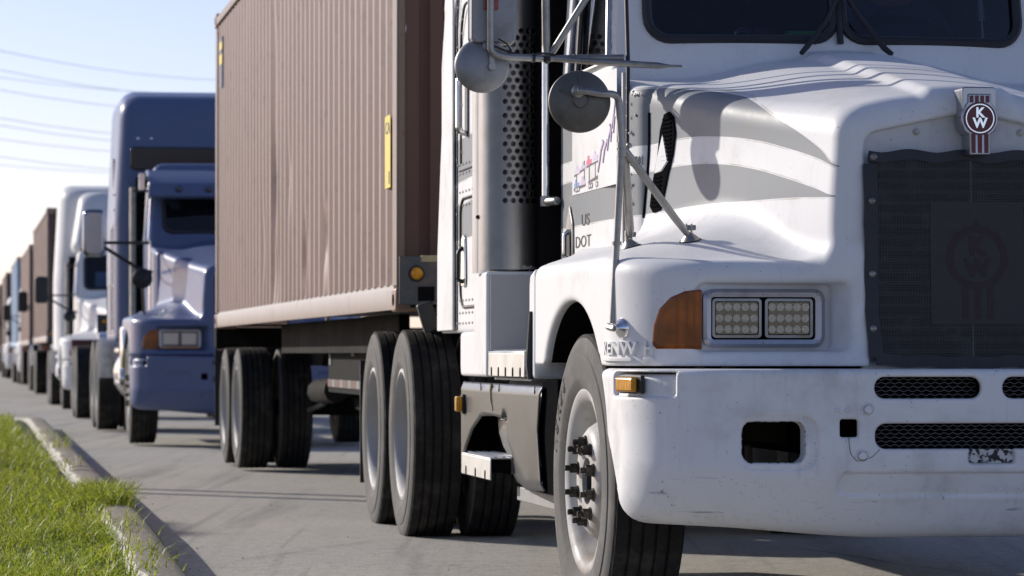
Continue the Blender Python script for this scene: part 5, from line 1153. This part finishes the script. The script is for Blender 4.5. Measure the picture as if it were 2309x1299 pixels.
def tractor(label, loc, rz, m, kind, drives, trim, mirror_m, group='trucks queuing along the kerb', lamps=True):
    t = thing('semi_truck', label, 'truck', loc, rz, group)
    hd = link('hood', me_hood2, t); paint_over(hd, m); bp = link('bumper', me_bump2, t); paint_over(bp, m); cb = link('cab', me_cab2, t); paint_over(cb, m)
    for s in (-1, 1):
        bz = bezel(t, s, False); MB().box(min(s*.50, s*.86), max(s*.50, s*.86), .30, .31, .925, .938).obj('orange_strip', M['amberb'], bz)
        l = link('turn_lamp', me_lens, hd); l.scale.x = -s
        lm = MB().box(min(s*1.112, s*1.09), max(s*1.112, s*1.09), .42, .58, .765, .83).obj('marker_lamp', M['amberb'], bp); 
        P = rrect(s*.372-.357, s*.372+.357, 2.095, 2.685, .085, 4); n = len(P)
        MB().tube([(x, wy(x, z)-.004, z) for x, z in P]+[(P[0][0], wy(*P[0])-.004, P[0][1])], .022, 6, cap=False).obj('windscreen_gasket', M['vinyl'], cb)
        MB().add([(s*.372, wy(.372, 2.39)+.01, 2.39)]+[(x, wy(x, z)+.01, z) for x, z in P], [(0, 1+i, 1+(i+1) % n) for i in range(n)]).obj('windscreen_pane', M['glass'], cb)
        D = lambda y, z, o=0: (s*(.88-.065*max(z-1.95, 0)+o), y, z)
        MB().add([D(y, z, -.012) for y, z in ((2.16, 2.01), (3.02, 2.01), (3.02, 2.59), (2.29, 2.59))], [(0, 1, 2, 3)]).obj('door_window', M['glass'], cb)
        b = MB().tube([D(y, z, .004) for y, z in ((2.16, 2.01), (3.02, 2.01), (3.02, 2.59), (2.29, 2.59), (2.16, 2.01))], .016, 6); b.tube([D(1.9, 1.0, .004), D(1.9, 2.0, .004)], .012, 6); b.obj('window_frame', M['chrome'], cb)
        mm = MB().prism(rrect(-.11, .11, 1.84, 2.31, .06), 'y', 1.84, 2.0).obj('side_mirror', mirror_m, t, bevel=.035, seg=4); mm.location.x = s*1.44
        b = MB().tube([(s*1.36, 1.93, 1.98), (s*.87, 1.92, 1.98)], .016, 8); b.tube([(s*1.36, 1.93, 1.95), (s*1.0, 1.80, 1.72), (s*.86, 1.80, 1.68)], .018, 8); b.obj('mirror_arm', M['black'], t); MB().tube([(s*1.05, 1.95, 2.5), (s*.85, 1.95, 2.5)], .012, 6).obj('mirror_bracket', M['black'], t)
        cv = MB().lathe([(.0001, .05), (.06, .04), (.09, .015), (.10, 0), (.0001, -.01)], (s*1.02, .72, 1.60), (0, -1, 0), 20).obj('fender_mirror', M['black'], t); MB().tube([(s*1.02, .73, 1.6), (s*1.0, .74, 1.25)], .012, 8).obj('mirror_stalk', M['black'], cv)
        tk = MB().lathe([(.001, 0), (.29, 0), (.31, .02), (.31, 1.5), (.29, 1.52), (.001, 1.52)], (s*.84, 2.6, .66), (0, 1, 0), 28).obj('fuel_tank', trim, t)
        for y0, z0 in ((2.45, .88), (2.50, .55)): MB().box(min(s*1.17, s*.9), max(s*1.17, s*.9), y0, y0+.9, z0, z0+.05).obj('step', trim, t, bevel=.01)
        MB().box(min(s*1.16, s*.85), max(s*1.16, s*.85), 2.0, 2.42, .66, 1.15).obj('battery_box', trim, t, bevel=.03); MB().lathe([(.0001, .05), (.1, .04), (.12, 0)], (s*1.14, 2.05, .62), (s, 0, 0), 20).obj('step_light', trim, t)
        MB().tube([(s*.96, 3.38, 1.15), (s*.96, 3.38, 2.6)], .055, 14).obj('exhaust_stack', M['steel'], t)
        wheel(t, s*1.005, 1.08, .515, s, 'steer', .515, .275, .305, nuts=lamps)
        q = MB().prism([(drives[0]-.62, .60), (drives[0]-.62, 1.06), (drives[0]-.56, 1.10), (drives[0]-.3, 1.12), (drives[0]-.3, 1.10), (drives[0]-.58, 1.05), (drives[0]-.60, .60)], 'x', s*1.2, s*.62).obj('quarter_fender', trim, t)
        MB().box(min(s*1.2, s*.62), max(s*1.2, s*.62), drives[1]+.64, drives[1]+.655, .2, .88).obj('mud_flap', M['vinyl'], t)
    for y in drives: pair_of_duals(t, 1.21, y, .515, nuts=lamps); axle(t, y, .515)
    axle(t, 1.08, .5, .95)
    b = MB()
    for s in (-1, 1): b.box(s*.43-.04, s*.43+.04, .9, drives[1]+.7, .62, .86)
    b.obj('frame_rail', M['frame'], t); MB().box(-.42, .42, .35, 1.7, .55, 1.2).obj('engine', M['blackm'], t); MB().box(-.95, .95, 3.26, 3.42, .95, 2.70).obj('back_of_cab', M['blackm'], t)
    MB().box(-.45, .45, drives[0]+.15, drives[0]+1.1, .86, 1.04).obj('fifth_wheel', M['frame'], t)
    gp = MB().prism([(-.335, .87), (.335, .87), (.335, 1.60), (0, 1.66), (-.335, 1.60)], 'y', .208, .23).obj('grille', M['blackm'], t)
    for k in range(16): MB().box(-.33, .33, .196, .206, .90+k*.043, .918+k*.043).obj('grille_bar', trim, gp)
    if kind == 'tall':
        sl_ = tall_sleeper(t, m, 3.5, 5.5, 1.16, 1.0, 3.66, .20, .10)
        MB().prism(rrect(-1.0, 1.0, 2.79, 3.03, .05), 'y', 3.475, 3.53).obj('skylight', M['darkglass'], sl_, bevel=.01)
        for x in (-.92, -.78, .78, .92): MB().ball((x, 3.54, 3.12), .022, 6).obj('roof_rivet', M['chrome'], sl_)
        for s in (-1, 1):
            MB().prism(rrect(4.3, 4.6, 2.55, 2.95, .05), 'x', s*1.12, s*1.145).obj('sleeper_window', M['darkglass'], sl_)
            b = MB(); [b.tube(arc([(s*1.162, y0, z0), (s*1.162, y1, z0), (s*1.162, y1, z1), (s*1.162, y0, z1), (s*1.162, y0, z0)], .05), .006, 5) for y0, y1, z0, z1 in ((3.8, 4.3, 1.1, 2.2), (4.4, 5.4, 1.1, 1.6))]; b.obj('locker_seam', M['vinyl'], sl_)
            b = MB(); [b.ball((s*1.16, 3.72, z), .014, 5) for z in np.arange(1.1, 2.6, .16)]; b.obj('rivets', M['chrome'], sl_, kind='stuff')
        vs = MB().prism([(1.98, 2.42), (1.80, 2.44), (1.84, 2.57), (2.16, 2.72), (2.5, 2.74), (2.10, 2.57)], 'x', -.90, .90).obj('sun_visor', m, t, bevel=.02)
        for x in (-.6, -.30, 0, .30, .6): MB().ball((x, 1.815, 2.515), .035, 6).obj('roof_light', M['smoked'], vs)
        MB().prism([(2.0, 2.50), (2.25, 2.50), (2.25, 2.68), (2.0, 2.68)], 'x', -.98, -.93).obj('visor_bracket', M['chrome'], cb)
        MB().box(-1.02, -.90, 1.55, 1.57, 1.28, 1.60).obj('warning_sticker', M['tape'], hd) if False else None
    elif kind == 'cone':
        tall_sleeper(t, m, 3.5, 5.3, 1.16, 1.0, 4.02, .42, .05)
        def f(x, y, z):
            ax = np.abs(x); tt = np.clip((z-2.85)/1.05, 0, 1); hw = .93-.16*tt; yf = 2.42+.55*tt**1.3; return smax(smax(ax-hw, yf-y, .30), np.maximum(smax(z-3.86, .0*z-9, .01), np.maximum(y-3.48, 2.72-z)), .22)
        link('roof_fairing', sdf_mesh('roof_fairing', f, (-1.2, 2.3, 2.66), (1.2, 3.55, 3.95), .03, [m]), t)
        MB().tube([(-.80, 2.36, 2.80), (.80, 2.36, 2.80)], .025, 8).obj('roof_trim', M['vinyl'], t); MB().box(-.12, .06, 2.12, 2.16, 2.70, 2.75).obj('roof_light', M['redlens'], cb)
        MB().box(-.55, -.05, 2.25, 2.27, 2.14, 2.40).obj('painted_reflection', M['blue_refl'], cb)  # pale blue sheet that paints the reflection in the windscreen
    else:
        tall_sleeper(t, m, 3.5, 4.4, 1.05, 1.0, 2.95, .2, .0)
        MB().prism([(1.98, 2.44), (1.86, 2.46), (1.90, 2.60), (2.2, 2.72), (2.5, 2.74), (2.10, 2.58)], 'x', -.90, .90).obj('sun_visor', trim, t, bevel=.02)
    return t
M['dchrome'] = simple('dull_chrome', (.28, .29, .34), .2, 1, .1, 10, 0); M['darkglass'] = simple('tinted_window', (.014, .015, .018), .18, 0, .1, bump=0); M['smoked'] = simple('smoked_lens', (.10, .10, .11), .25, .5); M['blue_refl'] = simple('pale_blue_reflection', (.30, .42, .52), .6)
M['darktruck'] = paint('dark_purple_paint', (.06, .05, .09), rough=.3, amt=.1, chips=False, coat=.5)
RZB = math.atan(.157)
tb = tractor('blue truck tractor with a tall roof sleeper, behind the nearest brown container', (-2.45, 33.61, .02), RZB, M['blue'], 'tall', (7.3, 8.6), M['chrome'], M['dchrome'])
chassis('bare chassis with a rusty red rear beam, hitched to the blue tractor', (-4.82, 41.1, .0), RZB, 9.4, (7.75, 9.0), False, .50, True)
tw = tractor('white truck tractor with a cone shaped roof fairing, behind the blue tractor', (-5.96, 56.1, 0), RZB, M['farwhite'], 'cone', (5.6, 6.9), M['farwhite'], M['black']); tw.scale = (1, 1, .93)
def far_copy(src, label, loc, m, sc=1):
    c = dup(src, None); c['label'] = label; c.location = loc; c.scale = (1, 1, sc)
    for o in c.children:
        if m and o.name.split('.')[0] in ('hood', 'cab', 'bumper', 'sleeper', 'sun_visor'): paint_over(o, m)
    return c
far1 = tractor('dark truck tractor with a chrome visor, behind the second brown container', (-9.50, 79.5, 0), RZB, M['darktruck'], 'day', (5.6, 6.9), M['chrome'], M['black'], lamps=False)
far_copy(far1, 'small white truck tractor far back, in front of the light blue container', (-13.15, 102.5, 0), M['farwhite'])
far_copy(far1, 'small pale truck tractor far back, in front of the dark brown container', (-16.7, 124.8, 0), M['farwhite'])
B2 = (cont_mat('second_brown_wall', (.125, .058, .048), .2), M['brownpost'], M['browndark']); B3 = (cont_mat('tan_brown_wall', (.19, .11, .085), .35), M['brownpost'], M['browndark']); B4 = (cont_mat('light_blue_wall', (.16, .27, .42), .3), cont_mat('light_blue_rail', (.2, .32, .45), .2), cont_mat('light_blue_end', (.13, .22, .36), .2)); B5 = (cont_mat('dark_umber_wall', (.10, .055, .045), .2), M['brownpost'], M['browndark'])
for lab, X, Y, H, ms, ch in (('dark brown container behind the white tractor with the roof fairing', -8.94, 68, 2.591, B2, 'chassis under the dark brown container behind the white fairing tractor'), ('tan brown container behind the dark tractor, third of the brown ones', -12.42, 91, 2.591, B3, 'chassis under the tan brown container'), ('light blue container far back in the queue, behind the tan one', -15.95, 114, 2.896, B4, 'chassis under the light blue container'), ('dark umber container far back in the queue, behind the light blue one', -19.45, 136, 2.896, B5, 'chassis under the dark umber container'), ('reddish brown container at the far left end of the queue', -23.2, 160, 2.896, B3, 'chassis under the container at the far end of the queue')):
    container(lab, (X, Y, 1.10), RZB, ms, H, full=False); chassis(ch, (X, Y, 0), RZB, 12.2, (10.0, 11.28), False, .48)

# ------------------------------------------------------------------ the driver, things on the dashboard
def driver():
    t = thing('person', 'driver in dark jacket holding the steering wheel, behind the dark windscreen of the white truck', 'person', (0, 0, 0))
    t.matrix_world = tr.matrix_basis.copy()
    def skin(name, pts, edges, m, sub=2):
        me = bpy.data.meshes.new(name); me.from_pydata([p[:3] for p in pts], edges, []); me.materials.append(m); o = link(name, me, t)
        md = o.modifiers.new('skin', 'SKIN'); md.use_smooth_shade = True
        for v, p in zip(me.skin_vertices[0].data, pts): v.radius = (p[3], p[4] if len(p) > 4 else p[3])
        me.skin_vertices[0].data[0].use_root = True
        sb = o.modifiers.new('sub', 'SUBSURF'); sb.levels = sb.render_levels = sub; return o
    x = .40
    body = [(x, 2.88, 1.78, .17, .14), (x, 2.90, 1.98, .16, .12), (x, 2.90, 2.18, .19, .12), (x, 2.88, 2.29, .11, .09), (x, 2.86, 2.36, .06), (x, 2.84, 2.44, .075, .085), (x, 2.835, 2.52, .082, .10), (x, 2.85, 2.60, .06, .08),
            (x-.19, 2.88, 2.25, .07), (x-.25, 2.80, 2.03, .055), (x-.20, 2.62, 2.04, .042), (x-.175, 2.55, 2.06, .038), (x+.19, 2.88, 2.25, .07), (x+.25, 2.80, 2.03, .055), (x+.20, 2.62, 2.04, .042), (x+.175, 2.55, 2.06, .038),
            (x-.10, 2.80, 1.76, .10), (x-.13, 2.48, 1.80, .08), (x-.13, 2.38, 1.45, .06), (x-.13, 2.30, 1.36, .05), (x+.10, 2.80, 1.76, .10), (x+.13, 2.48, 1.80, .08), (x+.13, 2.38, 1.45, .06), (x+.13, 2.30, 1.36, .05)]
    E = [(i, i+1) for i in range(7)]+[(3, 8), (8, 9), (9, 10), (10, 11), (3, 12), (12, 13), (13, 14), (14, 15), (0, 16), (16, 17), (17, 18), (18, 19), (0, 20), (20, 21), (21, 22), (22, 23)]
    bo = skin('body', body, E, M['skin'])
    skin('jacket', [(p[0], p[1], p[2], p[3]+.012, (p[4] if len(p) > 4 else p[3])+.012) for p in body[:4]+body[8:11]+body[12:15]], [(0, 1), (1, 2), (2, 3), (3, 4), (4, 5), (5, 6), (3, 7), (7, 8), (8, 9)], M['hide'])
    skin('trousers', [(p[0], p[1], p[2], p[3]+.012) for p in [body[0]]+body[16:19]+body[20:23]], [(0, 1), (1, 2), (2, 3), (0, 4), (4, 5), (5, 6)], M['text'])
    MB().lathe([(.0001, .11), (.05, .105), (.085, .07), (.098, .01), (.09, -.03)], (x, 2.862, 2.555), (0, .25, 1), 20).obj('hair', M['hair'], t)
    for s in (-1, 1):
        MB().ball((x+s*.032, 2.742, 2.50), .011, 5).obj('eye', M['text'], t); MB().ball((x+s*.086, 2.84, 2.49), .022, 5, 1.4).obj('ear', M['skin'], t)
        for k in range(4): MB().tube([(x+s*(.18+.008*k), 2.545+.012*k-.01, 2.055+.012*k), (x+s*(.205+.006*k), 2.518+.012*k-.01, 2.066+.012*k), (x+s*(.225+.004*k), 2.52+.012*k-.01, 2.053+.012*k), (x+s*(.218+.004*k), 2.545+.01*k-.01, 2.043+.012*k)], [.010, .0095, .009, .007], 6).obj('finger', M['skin'], t)
        MB().tube([(x+s*.17, 2.55, 2.07), (x+s*.185, 2.525, 2.095), (x+s*.20, 2.52, 2.105)], [.012, .010, .008], 6).obj('thumb', M['skin'], t)
    MB().tube([(x, 2.745, 2.485), (x, 2.728, 2.46), (x, 2.745, 2.452)], [.009, .016, .012], 6).obj('nose', M['skin'], t); MB().tube([(x-.025, 2.752, 2.428), (x, 2.746, 2.426), (x+.025, 2.752, 2.428)], .006, 5).obj('mouth', M['redlens'], t)
driver()
def on_dash(name, label, cat, build):
    t = thing(name, label, cat, tr.location, PH); build(t); return t
on_dash('safety_vest', 'green folded safety vest on the dashboard behind the windscreen', 'vest', lambda t: (MB().prism([(2.20, 2.096), (2.34, 2.10), (2.32, 2.14), (2.24, 2.15)], 'x', -.16, -.02).obj('folded_cloth', M['hivis'], t, bevel=.012), MB().box(-.175, -.165, 2.195, 2.2, 2.11, 2.14).obj('reflective_band', M['tape'], t)))
on_dash('headset', 'black headset with coiled cable lying on the dashboard', 'headset', lambda t: (MB().ball((-.26, 2.26, 2.135), .055, 8, .7).obj('ear_pad', M['black'], t), MB().tube([(-.33+.03*math.cos(a), 2.25, 2.115+.025*math.sin(a)+.002*a) for a in np.linspace(0, 12, 40)], .004, 5).obj('cable', M['steel'], t)))
on_dash('dash_fan', 'dark round cushion on the dashboard at the driver side', 'cushion', lambda t: MB().ball((.62, 2.30, 2.12), .12, 8, .5).obj('cushion', M['cush'], t)) if False else None

# ------------------------------------------------------------------ overhead wires and two unseen posts added to throw the thin shadows across the lane
M['wire'] = simple('power_wire', (.42, .45, .50), .6)
for wi, (y0, y1, Y0) in enumerate(((88, 172, 150), (132, 214, 150), (158, 212, 175), (182, 250, 150), (246, 312, 150), (262, 328, 150), (298, 350, 160), (336, 392, 160), (362, 396, 190))):
    x0, x1 = -150, 300; Y1 = Y0+40; A = Vector(((x0-1154.5)*Y0/7980, Y0, .9+(796-y0)*Y0/7980)); Bv = Vector(((x1-1154.5)*Y1/7980, Y1, .9+(796-y1)*Y1/7980)); d = Bv-A
    P = [A+d*(-2+k*.25)+Vector((0, 0, (lambda q: 1.1*(q-.5)**2-.0)(-2+k*.25)*.55)) for k in range(0, 29)]
    MB().tube(P, .015, 5).obj('power_line', M['wire'], None, label=f"{('topmost', 'second', 'third', 'fourth', 'fifth', 'sixth', 'seventh', 'eighth', 'lowest')[wi]} overhead power wire counting down from the top of the sky", category='power line', group='overhead power lines')
M['post'] = simple('galvanised_post', (.35, .36, .37), .5, .7)
for u, lab in ((0, 'nearer of two unseen posts added to cast thin shadows on the lane'), (.75, 'farther of two unseen posts added to cast thin shadows on the lane')):
    sg = thing('shadow_post', lab, 'post', tuple(Vector((-5.0, 24.8, .1))+kd*u), PHK, 'unseen posts added for their shadows'); MB().box(-.04, .04, -.05, .05, -.1, 2.2).obj('post', M['post'], sg, bevel=.008); MB().box(-.03, .03, -.056, -.051, 1.9, 2.1).obj('reflector', M['redlens'], sg)
MB().lathe([(.09, 0), (.05, 9)], (-14.9, 146, 0), (0, 0, 1), 10).obj('antenna_mast', M['post'], None, label='thin grey mast rising behind the queue of trucks', category='mast')
